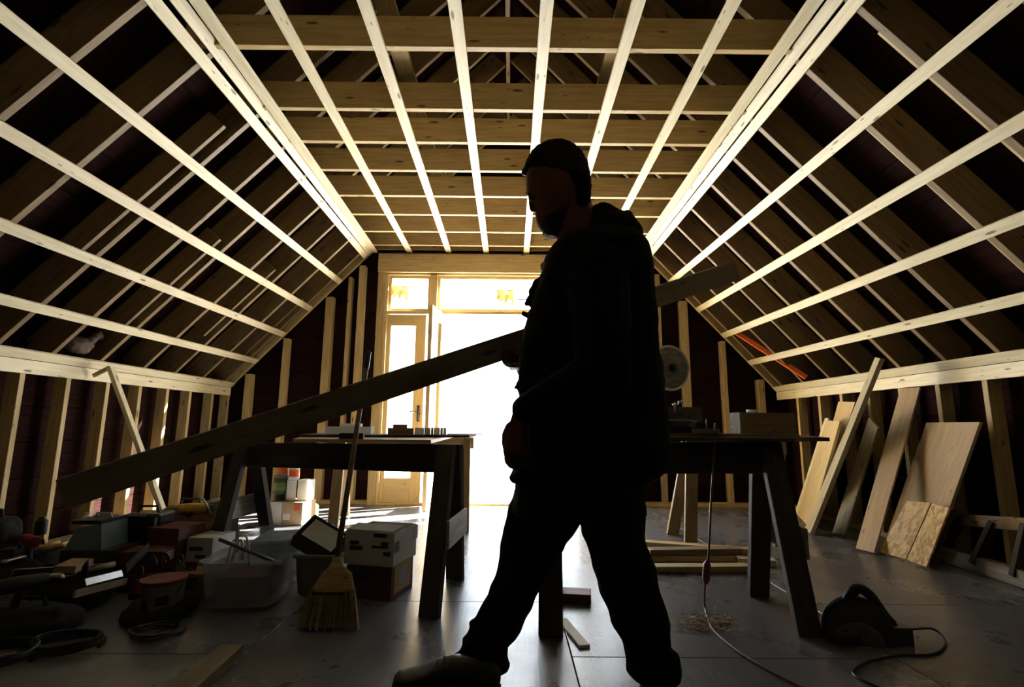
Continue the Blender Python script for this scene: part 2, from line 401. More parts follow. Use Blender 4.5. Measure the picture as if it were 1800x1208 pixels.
for u, wd in ((428, .07), (490, .06), (564, .085), (621, .07), (600, .04), (1212, .085), (1280, .05), (1344, .07), (1166, .05)):
    xx = Xd(u, 760); board('stud', (xx, D+.04, .03), (xx, D+.04, zs(xx)-.03), wd, .09, (1, 0, 0), fram, we)
for (xa_, xb_) in ((XL, ox0-.02), (ox1+.02, XR)): board('bottom_plate', (xa_, D+.05, .019), (xb_, D+.05, .019), .09, .038, (0, 1, 0), fram, we)
board('jack_stud', (ox0-.045, D+.02, .0), (ox0-.045, D+.02, zhead), .09, .12, (1, 0, 0), fram, we)
board('jack_stud', (ox1+.045, D+.02, .0), (ox1+.045, D+.02, zhead), .09, .12, (1, 0, 0), fram, we)
board('header', (ox0-.09, D+.005, (ztop+zhead)/2), (ox1+.09, D+.005, (ztop+zhead)/2), zhead-ztop, .15, up, fram, we)
# joinery: trims, transom windows, door leaves
zt0 = P(800, 549, D).z       # underside of transoms
tr = tag(link('trim_1', None, None), kind='structure'); YF = D+.03
um0, um1 = Xd(757, 520), Xd(769, 520); um2, um3 = Xd(1012, 520), Xd(1024, 520)
for a_, b_ in ((ox0, ox0+.03), (um0, um1), (um2, um3), (ox1-.03, ox1)):
    full = (a_ in (ox0, ox1-.03)) or True
    board('jamb', ((a_+b_)/2, YF, 0), ((a_+b_)/2, YF, ztop), abs(b_-a_), .12, (1, 0, 0), trim, tr)
board('head_jamb', (ox0, YF, ztop-.012), (ox1, YF, ztop-.012), .024, .12, up, trim, tr)
board('transom_bar', (ox0, YF, zt0-.012), (ox1, YF, zt0-.012), .035, .13, up, trim, tr)
board('threshold', (ox0, YF, .012), (ox1, YF, .012), .13, .024, (0, 1, 0), trim, tr)
def window(name, xa_, xb_, za, zb, sticker=None):
    w_ = tag(link(name, None, None, None, Matrix.Translation(V(((xa_+xb_)/2, YF, za)))), kind='structure'); fw = .032
    board('window_frame', (xa_, YF, za+fw/2), (xb_, YF, za+fw/2), fw, .05, up, trim, w_)
    board('window_frame', (xa_, YF, zb-fw/2), (xb_, YF, zb-fw/2), fw, .05, up, trim, w_)
    board('window_frame', (xa_+fw/2, YF, za+fw), (xa_+fw/2, YF, zb-fw), fw, .05, (1, 0, 0), trim, w_)
    board('window_frame', (xb_-fw/2, YF, za+fw), (xb_-fw/2, YF, zb-fw), fw, .05, (1, 0, 0), trim, w_)
    board('pane', (xa_+fw, YF, (za+zb)/2), (xb_-fw, YF, (za+zb)/2), zb-za-2*fw, .005, up, glass, w_, 0)
    return w_
w1 = window('window_1', ox0+.03, um0, zt0+.008, ztop-.026)
w2 = window('window_2', um1, um2, zt0+.008, ztop-.026)
w3 = window('window_3', um3, ox1-.03, zt0+.008, ztop-.026)
def stk_mat():
    m, t, b = new_mat('sticker_print'); v = nd(t, 'ShaderNodeTexVoronoi'); v.inputs['Scale'].default_value = 22
    t.links.new(coords(t, (1, 1, 1), False), v.inputs['Vector'])
    c = ramp(t, v.outputs['Color'], [(.2, (.55, .25, .12)), (.45, (.8, .6, .3)), (.6, (.3, .35, .12)), (.8, (.9, .85, .8))])
    t.links.new(c, b.inputs['Base Color']); b.inputs['Roughness'].default_value = .6
    b.inputs['Transmission Weight'].default_value = 0
    tl = nd(t, 'ShaderNodeBsdfTranslucent'); t.links.new(c, tl.inputs[0]); mx = nd(t, 'ShaderNodeMixShader'); mx.inputs[0].default_value = .6
    t.links.new(b.outputs[0], mx.inputs[1]); t.links.new(tl.outputs[0], mx.inputs[2]); t.links.new(mx.outputs[0], t.nodes['Material Output'].inputs[0]); return m
stk = stk_mat()
for w_, (u0, v0, u1, v1) in ((w1, (686, 502, 717, 528)), (w2, (873, 509, 903, 537))):
    a, b = P(u0, v0, YF-.006), P(u1, v1, YF-.006); board('sticker', V((a.x, YF-.005, (a.z+b.z)/2)), V((b.x, YF-.005, (a.z+b.z)/2)), abs(a.z-b.z), .002, up, stk, w_, 0)
a, b = P(910, 527, YF), P(930, 532, YF)
board('sticker_text', V((a.x, YF-.005, a.z)), V((b.x, YF-.005, a.z)), .012, .002, up, ink, w2, 0)
def leaf(name, h0, ang, w_, h, flip=1, hinge_label=None):
    """door leaf hinged at h0 turned by ang; local x runs from hinge to free edge"""
    o = tag(link(name, None, None, None, Matrix.Translation(V(h0)) @ Matrix.Rotation(ang, 4, 'Z')), kind='structure')
    mw = WM[o.name]; T = .042
    def b(nm, p, q, ww, side, mat=trim, t=T, bev=.003): return link(nm, box_mesh((V(q)-V(p)).length, ww, t, mat, bev), None, o, mw @ frame(p, q, side))
    st, bot, top = .115, .26, .13
    b('stile', (st/2, 0, .02), (st/2, 0, h), st, (1, 0, 0)); b('stile', (w_-st/2, 0, .02), (w_-st/2, 0, h), st, (1, 0, 0))
    b('bottom_rail', (st, 0, .02+bot/2), (w_-st, 0, .02+bot/2), bot, (0, 0, 1)); b('top_rail', (st, 0, h-top/2), (w_-st, 0, h-top/2), top, (0, 0, 1))
    b('pane', (st, 0, (bot+h-top)/2+.01), (w_-st, 0, (bot+h-top)/2+.01), h-top-bot-.02, (0, 0, 1), glass, .006, 0)
    for z in (.25, h*.5, h-.2): link('hinge', box_mesh(.012, .05, .10, dsteel), None, o, mw @ Matrix.Translation(V((0, -.01, z))))
    return o
lh = zt0-.035
l1 = leaf('door_1', (Xd(664, 700), D+.02, 0), 0, Xd(744, 700)-Xd(664, 700), lh)
l2 = leaf('door_2', (Xd(773, 700)+.01, D-.03, 0), math.radians(-97), .50, lh)
l3 = leaf('door_3', (Xd(1030, 700), D+.02, 0), 0, ox1-.035-Xd(1030, 700), lh)
# lever handle on the closed leaf
hm = MB(); c = V((Xd(737, 700), D-.012, .98)); hm.box(c, (.03, .012, .18)); hm.tube([c+V((0, -.01, .02)), c+V((0, -.045, .02)), c+V((-.09, -.05, .02))], .008)
o = hm.build('door_handle', dsteel, l1, True)
# ground outside
gm = bpy.data.meshes.new('ground'); gm.from_pydata([(-30, D+.13, -.06), (30, D+.13, -.06), (30, 45, -.06), (-30, 45, -.06)], [], [(0, 1, 2, 3)])
tag(link('ground', gm, snow), kind='structure')

exec_marker = 0
# ================================================================ THINGS
# ---------------- sawhorses
def sawhorse(label, A, B, feet, mat, legw=.095, beam_h=.14, gus=True, beam_t=.04, name='sawhorse', legm=None):
    """A, B: ends of the beam's top edge; feet: [(A side near, A side far), (B near, B far)] on the floor"""
    A, B = V(A), V(B); s = thing(name, label, 'sawhorse', (A+B)/2*V((1, 1, 0)) if False else V(((A.x+B.x)/2, (A.y+B.y)/2, 0)), 'sawhorses under the two work tables')
    d = (B-A).normalized(); zc = V((0, 0, -beam_h/2))
    board('beam', A+zc, B+zc, beam_h, beam_t, up, mat, s, .004)
    lat = V((-d.y, d.x, 0)).normalized()
    for E, (fn, ff), sgn in ((A, feet[0], 1), (B, feet[1], -1)):
        E2 = E+d*sgn*.07; mids = []
        for f in (fn, ff):
            f = V(f); sd = 1 if (f-E2).dot(lat) > 0 else -1
            top = E2+lat*sd*(beam_t/2+.02)+V((0, 0, -.01)); dir_ = (top-f).normalized()
            board('leg', f-dir_*.004, top, legw, .038, d, legm or mat, s, .003); mids.append(f.lerp(top, .45)); 
        if gus: 
            m0, m1 = mids; ex = (m1-m0).normalized()*.03; sh = d*(-sgn)*(legw/2+.012)
            board('gusset', m0-ex+sh, m1+ex+sh, .13, .016, up, gywd, s)
    return s
# left near horse: beam end right (near) to left (far)
fRn, fRf = G(755, 1085), G(800, 1018); fLn, fLf = G(366, 1012), G(474, 966)
yR = (fRn.y+fRf.y)/2; yL = (fLn.y+fLf.y)/2
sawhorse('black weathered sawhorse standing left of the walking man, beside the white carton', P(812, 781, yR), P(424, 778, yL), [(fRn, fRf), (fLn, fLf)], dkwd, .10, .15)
# left far horse in lighter wood
fa, fb, fc, fd = G(584, 934), G(606, 906), G(815, 936), G(800, 905)
sawhorse('pale wooden sawhorse nearer the door, behind the black left one', P(833, 769, (fc.y+fd.y)/2), P(590, 769, (fa.y+fb.y)/2), [(fc, fd), (fa, fb)], fram, .085, .10, False, legm=frdk)
# right near horse
fRn, fRf = G(1422, 1118), G(1333, 1048); fLn, fLf = G(968, 1118), G(972, 1046)
yy_ = (fRn.y+fRf.y)/2
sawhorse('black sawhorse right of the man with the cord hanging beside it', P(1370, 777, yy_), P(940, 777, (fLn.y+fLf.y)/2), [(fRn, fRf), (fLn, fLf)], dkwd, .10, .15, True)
fa, fb, fc, fd = G(1182, 940), G(1214, 956), G(1385, 945), G(1372, 962)
sawhorse('grey sawhorse nearer the end wall on the right, behind the black one', P(1198, 772, (fa.y+fb.y)/2), P(1380, 772, (fc.y+fd.y)/2), [(fb, fa), (fd, fc)], frdk, .09, .12, False)
# ---------------- table boards on the left
def slab(name, label, cat, pts, th, mat, group=None, z=None):
    """flat board from its four corners at height of its underside"""
    m = MB(); m.prism(pts, (0, 0, th)); c = sum((V(p) for p in pts), V())/len(pts)
    return tag(m.build(name, mat, None, at=c), label, cat, group)
zt = P(800, 781, yR).z
ya_, yb_ = 2.95, 4.35
zL = zt+.004
def tp(u, Y, z): d = ray(u, 700); return V(((d.x/d.y)*Y, Y, z))
slab('table_board', 'long pale plywood board laid across the two left sawhorses', 'board', [tp(520, 2.72, zL), tp(760, 2.72, zL), tp(800, 4.2, zL), tp(555, 4.2, zL)], .018, plyw)
slab('table_board', 'thin dark board on top of the pale plywood of the left table', 'board', [tp(530, 3.05, zL+.020), tp(826, 3.25, zL+.020), tp(838, 3.55, zL+.020), tp(560, 3.6, zL+.020)], .014, dkwd)
slab('wood_offcut', 'short dark block lying at the front edge of the left table', 'wood', [tp(600, 2.74, zL+.019), tp(642, 2.74, zL+.019), tp(644, 2.84, zL+.019), tp(604, 2.84, zL+.019)], .03, dkwd)
zT = zL+.035
o = MB(); 
o.prism([tp(575, 3.3, zT), tp(655, 3.3, zT), tp(660, 3.5, zT), tp(585, 3.5, zT)], (0, 0, .045)); tag(o.build('carton', paper), 'flat white carton at the left end of the left table', 'box')
o = MB(); o.prism([tp(600, 3.32, zT+.046), tp(636, 3.32, zT+.046), tp(640, 3.44, zT+.046), tp(606, 3.44, zT+.046)], (0, 0, .02)); tag(o.build('paper_pad', paper), 'small white pad on top of the flat white carton', 'paper')
o = MB(); o.prism([tp(684, 3.3, zT), tp(729, 3.3, zT), tp(729, 3.38, zT), tp(684, 3.38, zT)], (0, 0, .04))
o.prism([tp(693, 3.31, zT+.04), tp(718, 3.31, zT+.04), tp(712, 3.37, zT+.04), tp(700, 3.37, zT+.04)], (0, 0, .022))
t_ = o.build('wood_block', frdk); tag(t_, 'rough brown wood block with a stepped top on the left table', 'wood')
pb = thing('bundled_shims', 'white corrugated bundle at the door end of the left table', 'bundle', tp(760, 3.36, zT))
for k in range(10): board('shim', tp(734+k*5.5, 3.32, zT+.022), tp(734+k*5.5, 3.42, zT+.022), .044, .0195, up, paper, pb, .001)
m = MB(); m.prism([tp(788, 3.3, zT), tp(848, 3.34, zT), tp(848, 3.4, zT), tp(788, 3.42, zT)], (0, 0, .006)); tag(m.build('paper_sheet', paper), 'loose white sheet overhanging the right edge of the left table', 'paper')
# ---------------- right table
zR = P(1370, 777, yy_).z+.003
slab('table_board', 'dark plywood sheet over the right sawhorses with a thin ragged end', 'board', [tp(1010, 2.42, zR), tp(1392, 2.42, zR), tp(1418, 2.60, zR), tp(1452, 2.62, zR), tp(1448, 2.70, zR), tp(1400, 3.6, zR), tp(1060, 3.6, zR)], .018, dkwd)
zR2 = zR+.020
slab('table_board', 'reddish board lying along the right table under the mitre saw', 'board', [tp(1120, 2.62, zR2), tp(1400, 2.62, zR2), tp(1396, 2.9, zR2), tp(1120, 2.9, zR2)], .014, frdk)
zR3 = zR2+.015
bb = thing('timber_offcut', 'thick brown timber offcut with a pale sawn end on the right table', 'wood', tp(1335, 2.85, zR3))
a, b = tp(1290, 2.80, zR3+.055), tp(1386, 2.86, zR3+.055)
board('timber', a, b, .11, .09, up, frdk, bb); board('end_face', a-(b-a).normalized()*.003, a-(b-a).normalized()*.0, .108, .088, up, gywd, bb, 0)
bx = tp(1322, 2.84, zR3+.112); box('wood_chip', bx+V((-.01, 0, .008)), (.045, .03, .016), paper); tag(bpy.data.objects['wood_chip'], 'tiny pale chip on top of the timber offcut', 'wood')
m = MB(); m.prism([tp(1213, 2.6, zR3), tp(1262, 2.6, zR3), tp(1258, 2.68, zR3), tp(1216, 2.68, zR3)], (0, 0, .022)); tag(m.build('planer_shoe', steel), 'shiny metal plate edge lying at the front of the right table', 'tool')
# mitre saw
ms = thing('mitre_saw', 'mitre saw with a round pale guard on the right table, half behind the man', 'saw', tp(1172, 2.8, zR3))
c0 = tp(1168, 2.8, zR3)
m = MB(); m.box(c0+V((0, 0, .03)), (.44, .26, .05)); m.lathe(c0+V((0, -.06, 0)), [(.13, 0), (.14, .03), (.14, .062), (.12, .066)], 24); m.build('saw_base', blk, ms)
m = MB(); m.box(c0+V((-.12, .05, .10)), (.19, .02, .08)); m.box(c0+V((.12, .05, .10)), (.19, .02, .08)); m.build('fence', dsteel, ms)
bc = P(1178, 647, 2.85)
m = MB(); m.lathe(bc, [(.116, -.001), (.120, 0), (.118, .001)], 48, (-.35, 1, 0)); m.build('blade', gywd, ms, True, angle=30)
gd = MB(); ax = V((-.35, 1, 0)).normalized(); n_ = 48
u_ = V((0, 0, 1)); v_ = ax.cross(u_)
gd.tube([bc+(u_*math.sin(t*2*math.pi/n_)+v_*math.cos(t*2*math.pi/n_))*.122 for t in range(n_+1)], .0075, 6); gd.build('guard_rim', whitep, ms, True)
m = MB(); m.lathe(bc-ax*.01, [(.02, 0), (.025, .01), (.022, .03), (.008, .035)], 16, -ax); m.build('arbor', blk, ms, True)
m = MB(); m.lathe(bc+V((-.03, .03, .02)), [(.05, 0), (.055, .03), (.055, .15), (.04, .17)], 20, ax); m.tube([bc+V((-.06, .05, .04)), bc+V((-.14, .08, .0)), c0+V((-.12, .10, .05))], [.03, .035, .03], 10); m.build('motor_arm', blk, ms, True, angle=40)
m = MB(); m.tube([bc+V((-.1, 0, .10)), bc+V((-.14, -.03, .15)), bc+V((-.18, -.02, .12)), bc+V((-.17, .0, .07))], .014, 8); m.build('grip', blk, ms, True)
m = MB(); p_ = P(1186, 715, 2.7); m.tube([p_+V((0, 0, -.03)), p_+V((0, 0, .02))], .006); m.tube([p_+V((-.012, 0, .01)), p_+V((.02, 0, .012)), p_+V((.022, 0, .03))], .005); m.tube([p_+V((.04, 0, .02)), p_+V((.04, 0, .035))], .006); m.build('clamp_screw', steel, ms, True)
m = MB(); p_ = P(1241, 735, 2.66); m.tube([V((p_.x, p_.y, zR3)), V((p_.x, p_.y, zR3+.07))], .004); tag(m.build('steel_rod', steel, None, True), 'short upright steel rod on the right table beside the metal plate', 'rod')
# ---------------- carried plank
pl = thing('carried_plank', 'long sawn plank the man carries slanting under his arm', 'plank', P(700, 700, 1.7))
pa, pc = P(112, 868, 1.50), P(1292, 476, 2.22)
d_ = (pc-pa).normalized(); sd = V((.0, -.10, 1)); sd = (sd-d_*sd.dot(d_)).normalized()
link('plank', box_mesh((pc-pa).length, .088, .038, plkm, .002), None, pl, frame(pa, pc, sd))
# turn single-part thing into a mesh of its own
def lone(t):
    """a thing of one part becomes that mesh itself"""
    c = t.children[0]; mw = WM[c.name]; c.parent = None; c.matrix_basis = mw
    for k in ('label', 'category', 'group'):
        if k in t: c[k] = t[k]
    n_ = t.name; bpy.data.objects.remove(t); c.name = n_; WM[c.name] = mw; return c
bpy.context.view_layer.update()
carried = lone(pl)
# ---------------- the man
YM, YN, YFR = 1.75, 1.62, 1.86      # body plane, near (left) side, far (right) side
def ell(L, R, Yc, hd, n=20, p=2.2):
    """ring whose left and right extremes project on pixels L and R"""
    a, b = P(*L, Yc), P(*R, Yc); c = (a+b)/2; h = (b-a)/2; pts = []
    for k in range(n):
        t = 2*math.pi*k/n; cx = math.copysign(abs(math.cos(t))**(2/p), math.cos(t)); sy = math.copysign(abs(math.sin(t))**(2/p), math.sin(t))
        pts.append(c+h*cx+V((0, hd*sy, 0)))
    return pts
def capsule(mb, pts, rad, n=12):
    for p, r in zip(pts, rad): mb.ball(p, r, n)
    for i in range(len(pts)-1): mb.loft([mb.circ(pts[i], rad[i], n, V(pts[i+1])-V(pts[i])), mb.circ(pts[i+1], rad[i+1], n, V(pts[i+1])-V(pts[i]))])
def hand(mb, W, d, nrm, th, curls, sc_=1.0, spread=.012, thumb=(.5, .6, .5)):
    """wrist W, finger direction d, palm-facing direction nrm, thumb side th"""
    d = V(d).normalized(); nrm = V(nrm); nrm = (nrm-d*nrm.dot(d)).normalized(); s = d.cross(nrm)
    if s.dot(V(th)) < 0: s = -s
    W = V(W)
    def slab_ring(q, hw, ht): return [q+s*hw*math.cos(a)+nrm*ht*math.sin(a) for a in [2*math.pi*k/14 for k in range(14)]]
    mb.loft([slab_ring(W-d*.02, .027*sc_, .020*sc_), slab_ring(W+d*.02*sc_, .034*sc_, .018*sc_), slab_ring(W+d*.06*sc_, .042*sc_, .016*sc_), slab_ring(W+d*.095*sc_, .042*sc_, .013*sc_)])
    for (off, ln, r), cu in zip(((.031, .078, .0092), (.0105, .086, .0095), (-.0105, .080, .009), (-.031, .064, .008)), curls):
        b = W+d*(.088*sc_)+s*off*sc_; ang = 0; pts = [b]; rad = [r*sc_*1.05]
        for f_, c_ in zip((.45, .30, .25), cu):
            ang += math.radians(c_); v = d*math.cos(ang)+nrm*math.sin(ang)+s*(off*spread*20/.6*.3)
            pts.append(pts[-1]+v.normalized()*ln*f_*sc_); rad.append(rad[-1]*.91)
        capsule(mb, pts, rad, 10)
    a, b_, c_ = thumb; b = W+d*.025*sc_+s*.030*sc_
    v1 = (d*a+s*b_+nrm*c_).normalized(); v2 = (d*.8+s*.15+nrm*.6).normalized()
    capsule(mb, [b, b+v1*.042*sc_, b+v1*.042*sc_+(v1+v2).normalized()*.032*sc_, b+v1*.042*sc_+(v1+v2).normalized()*.032*sc_+v2*.024*sc_], [.015*sc_, .012*sc_, .010*sc_, .0085*sc_], 10)
body = MB()
# head
HY = YM
body.loft([ell(*r) for r in [
    ((968, 256), (992, 256), HY, .02), ((952, 261), (1004, 259), HY, .045), ((938, 272), (1014, 268), HY, .062), ((929, 286), (1024, 280), HY, .072),
    ((924, 302), (1031, 298), HY, .077), ((924, 318), (1034, 316), HY, .079), ((925, 334), (1035, 332), HY, .078), ((931, 345), (1035, 340), HY, .076), ((936, 352), (1034, 350), HY, .074),
    ((939, 364), (1030, 360), HY, .071), ((941, 374), (1024, 372), HY, .067), ((942, 388), (1014, 384), HY, .061), ((946, 399), (1004, 396), HY, .052), ((953, 409), (994, 406), HY, .036)]], cap=True)
# brow, nose, lips, ears, eyes sockets
def pb_(u, v, dy=0): return P(u, v, HY+dy)
capsule(body, [pb_(929, 341, -.035), pb_(927, 340, -.012), pb_(927, 340, .012), pb_(929, 341, .035)], [.007, .008, .008, .007], 8)
capsule(body, [pb_(934, 346), pb_(933.5, 357), pb_(937, 367.5)], [.009, .010, .0125], 8)
for s in (-1, 1): body.ball(pb_(941, 369, s*.011), .0075, 8)
capsule(body, [pb_(945.5, 379, -.02), pb_(944, 378.5, 0), pb_(945.5, 379, .02)], [.005, .0075, .005], 8)
capsule(body, [pb_(946, 384, -.018), pb_(944.5, 384, 0), pb_(946, 384, .018)], [.004, .006, .004], 8)
for s in (-1, 1):
    e = pb_(990, 352, s*.076); body.loft([body.circ(e, .019, 14, (0, 1, 0), .031, (1, 0, 0)), body.circ(e+V((.004, s*.014, .002)), .021, 14, (0, 1, 0), .033, (1, 0, 0))])
    body.ball(pb_(934, 349, s*.031), .0115, 10)
# neck and trunk (under the clothes)
body.loft([ell((975, 390), (1036, 350), HY, .058), ell((980, 425), (1058, 400), HY, .065), ell((985, 450), (1075, 440), YM, .09)])
body.loft([ell((980, 440), (1090, 440), YM, .13), ell((970, 500), (1110, 500), YM, .15), ell((965, 600), (1115, 600), YM, .135), ell((960, 700), (1120, 700), YM, .14), ell((950, 800), (1125, 800), YM, .15), ell((970, 840), (1090, 840), YM, .12)])
NS, NE, NW = P(1050, 478, YM-.15), P(1062, 655, YM-.24), P(925, 722, YM-.24)
FS, FE, FW = P(1010, 470, YM+.17), P(958, 600, YM+.31), P(921, 652, 1.99)
capsule(body, [NS, NE, NW], [.055, .042, .028]); capsule(body, [FS, FE, FW], [.055, .042, .028])
capsule(body, [P(985, 850, YFR), P(908, 1030, YFR), P(848, 1140, YFR), P(835, 1180, YFR)], [.07, .045, .04, .035])
capsule(body, [P(1060, 840, YN+.05), P(1104, 1030, YN), P(1145, 1140, YN), P(1150, 1185, YN)], [.07, .045, .04, .035])
# near hand hangs from the cuff with the fingers curled; far hand cups the plank from beneath
hand(body, P(915, 738, YM-.24), P(906, 800, YM-.24)-P(916, 738, YM-.24), (.55, .8, -.1), (-.8, .4, 0), [(25, 35, 20), (28, 38, 22), (32, 40, 25), (36, 42, 28)], 1.05)
far_c = P(893, 632, 1.86)
hand(body, P(918, 641, 1.90)+V((0, .085, 0)), V((-.32, -1, .02)), (0, 0, 1), (-1, 0, 0), [(8, 55, 50), (8, 55, 50), (10, 55, 50), (14, 55, 45)], 1.0, thumb=(.3, .6, .6))
bmesh_body = remesh(body, .0042, 0, 8, 2)
man = link('person', bmesh_body, skin_m)
tag(man, 'man in dark hooded jacket walking left while carrying a plank under his arm', 'person')
def cloth(name, mb, vox, wr, ws, mat, sm=5):
    me = remesh(mb, vox, wr, ws, sm); return link(name, me, mat, man)
# jacket
jk = MB()
rows = [(418, 985, 1110, .10), (430, 974, 1127, .16), (445, 963, 1135, .19), (462, 955, 1139, .20), (480, 951, 1143, .205), (500, 946, 1146, .195), (530, 936, 1148, .165), (580, 920, 1153, .16), (620, 914, 1157, .16), (660, 911, 1163, .16), (700, 912, 1168, .165), (745, 914, 1172, .18), (790, 912, 1173, .195), (815, 905, 1170, .20), (832, 900, 1160, .20), (846, 899, 1138, .20)]
jk.loft([ell((l, v), (r, v-(4 if v < 700 else 0)), YM, hd*1.04, 28, 2.3) for v, l, r, hd in rows])
# flaring front flap of the hem
jk.loft([ell((905, 812), (935, 815), YM-.03, .05), ell((894, 838), (940, 842), YM-.03, .07), ell((897, 846), (945, 850), YM-.03, .07)])
# hood bunched behind the neck
jk.loft([ell((1036, 374), (1062, 372), YM, .06), ell((1041, 366), (1070, 374), YM, .085), ell((1030, 400), (1092, 382), YM, .10), ell((1015, 420), (1112, 388), YM, .12), ell((1000, 440), (1126, 410), YM, .14), ell((990, 450), (1132, 440), YM, .15)])
capsule(jk, [P(1052, 369, YM-.07), P(1058, 366, YM), P(1052, 369, YM+.07)], [.018, .022, .018]); 
capsule(jk, [P(1096, 386, YM-.07), P(1103, 381, YM), P(1098, 386, YM+.07)], [.02, .024, .02])
capsule(jk, [P(1000, 424, YM-.075), P(988, 428, YM), P(1000, 424, YM+.075)], [.02, .02, .02])
def r_(px, Y): return px*Y/900
# sleeves
capsule(jk, [NS, NS.lerp(NE, .5), NE, NE.lerp(NW, .55), P(930, 719, YM-.24)], [.105, .092, .082, .064, .052])
capsule(jk, [P(921, 716, YM-.24), P(919, 727, YM-.24)], [.034, .030])
capsule(jk, [FS, P(976, 520, YM+.24), P(952, 560, YM+.30), P(954, 600, YM+.31), P(926, 644, YM+.26), P(913, 636, YM+.24)], [.085, .068, .060, .056, .040, .036])
for (u, v, r) in ((957, 469, .017), (945, 500, .022), (936, 512, .018), (932, 527, .017), (925, 535, .012), (921, 552, .014), (913, 676, .012), (919, 690, .014)): jk.ball(P(u, v, YM+.02), r, 10)
capsule(jk, [P(912, 676, YM), P(904, 684, YM)], [.007, .004])
jacket = cloth('jacket', jk, .0075, .006, 9, hood_m)
# trousers
tr_ = MB()
tr_.loft([ell((908, 800), (1130, 800), YM, .16), ell((906, 850), (1133, 850), YM, .17), ell((902, 880), (1134, 880), YM, .175), ell((900, 905), (1133, 905), YM, .17)])
tr_.loft([ell(a, b, YFR, h, 20) for a, b, h in [((902, 860), (1040, 860), .10), ((892, 905), (1022, 915), .095), ((879, 955), (1000, 950), .09), ((874, 1000), (966, 1002), .08), ((860, 1040), (944, 1048), .078), ((842, 1072), (928, 1080), .074), ((828, 1098), (915, 1110), .072), ((815, 1124), (893, 1136), .07), ((806, 1142), (892, 1152), .07), ((798, 1156), (897, 1168), .072), ((790, 1166), (895, 1180), .07)]])
tr_.loft([ell(a, b, YN, h, 20) for a, b, h in [((1000, 860), (1134, 850), .10), ((1015, 905), (1133, 910), .098), ((1026, 945), (1134, 950), .092), ((1042, 1000), (1148, 992), .086), ((1055, 1045), (1162, 1040), .08), ((1068, 1075), (1171, 1070), .078), ((1083, 1104), (1177, 1104), .074), ((1098, 1138), (1178, 1136), .072), ((1101, 1160), (1193, 1154), .075), ((1102, 1180), (1197, 1172), .078), ((1110, 1194), (1196, 1190), .075)]])
for (u, v, Y, r) in ((831, 1096, YFR, .016), (817, 1124, YFR, .014), (802, 1152, YFR, .016), (886, 1142, YFR, .014), (891, 1168, YFR, .016), (1186, 1156, YN, .016)): tr_.ball(P(u, v, Y), r, 10)
trousers = cloth('trousers', tr_, .0075, .007, 9, pant_m)
# boots
def boot(toe, heel, Y, ank):
    """toe and heel are x positions on the floor, ank the ankle pixel"""
    b = MB(); z0 = .024; L = heel-toe; a = P(*ank, Y)
    R = lambda x, w_, z1, zz=z0: [V((x, Y+w_*math.cos(t), zz+(z1-zz)*(.5+.5*math.sin(t)))) for t in [2*math.pi*k/16 for k in range(16)]]
    b.loft([R(toe+.004, .018, .052), R(toe+.02, .038, .062), R(toe+.05, .050, .066), R(toe+.10, .050, .076), R(toe+L*.55, .044, .112), R(toe+L*.8, .042, .115), R(heel-.02, .038, .10), R(heel, .02, .08)])
    b.loft([b.circ((toe+L*.72, Y, .07), .052, 16, (0, 0, 1), .044, (1, 0, 0)), b.circ((a.x, Y, a.z), .042, 16, (0, 0, 1), .040, (1, 0, 0))])
    me = remesh(b, .006, .002, 14, 3); o = link('boot', me, boot_m, man)
    s = MB(); pts = [V((toe+L/2+L/2*math.cos(t)*1.01, Y+(.05+.008*math.cos(t+math.pi))*math.sin(t), 0)) for t in [2*math.pi*k/24 for k in range(24)]]
    s.prism(pts, (0, 0, .026)); s.build('sole', sole_m, o)
    ls = MB()
    for k in range(4):
        p = V((toe+.10+k*.022, Y, (.070 if Y > 1.7 else .06)+k*.011)); ls.tube([p+V((0, -.028, -.008)), p+V((0, 0, .004)), p+V((0, .028, -.008))], .003, 6)
    ls.build('lace', blkr, o, True)
    return o
bt = P(690, 1195, YFR-.05); bh = P(880, 1205, YFR-.05); boot(bt.x, bh.x, YFR-.05, (845, 1172))
bh2 = P(1190, 1230, YN); boot(bh2.x-.29, bh2.x, YN-.03, (1155, 1196))
# hair, beard, eyes
hr = MB()
hr.loft([ell(*r) for r in [((970, 252), (992, 252), HY, .02), ((950, 257), (1005, 256), HY, .05), ((935, 268), (1017, 265), HY, .068), ((925, 282), (1028, 278), HY, .079), ((920, 297), (1035, 294), HY, .084), ((927, 309), (1037, 308), HY, .084), ((955, 318), (1038, 316), HY, .083)]])
hr.loft([ell(*r) for r in [((960, 312), (1037, 310), HY, .083), ((985, 325), (1039, 324), HY, .083), ((998, 345), (1038, 343), HY, .079), ((1002, 362), (1037, 358), HY, .070), ((1004, 378), (1034, 374), HY, .060)]])
capsule(hr, [P(922, 305, HY-.04), P(920, 302, HY), P(922, 305, HY+.04)], [.008, .010, .008], 8)
h_ = cloth('hair', hr, .005, .004, 45, hair_m, 2)
bd = MB()
bd.loft([ell(*r) for r in [((948, 388), (1006, 380), HY, .064), ((948, 394), (1002, 390), HY, .062), ((950, 402), (998, 400), HY, .056), ((955, 411), (990, 410), HY, .046), ((963, 416), (980, 417), HY, .025)]])
for s in (-1, 1): capsule(bd, [P(990, 366, HY+s*.068), P(984, 380, HY+s*.062), P(965, 392, HY+s*.052)], [.012, .014, .013], 8)
capsule(bd, [P(946, 375, HY-.026), P(944.5, 374.5, HY), P(946, 375, HY+.026)], [.004, .0045, .004], 8)
cloth('beard', bd, .004, .003, 60, beard_m, 2)
for s in (-1, 1):
    e = MB(); e.ball(pb_(932.8, 349, s*.031), .0088, 10); e.build('eye', whitep, man, True)
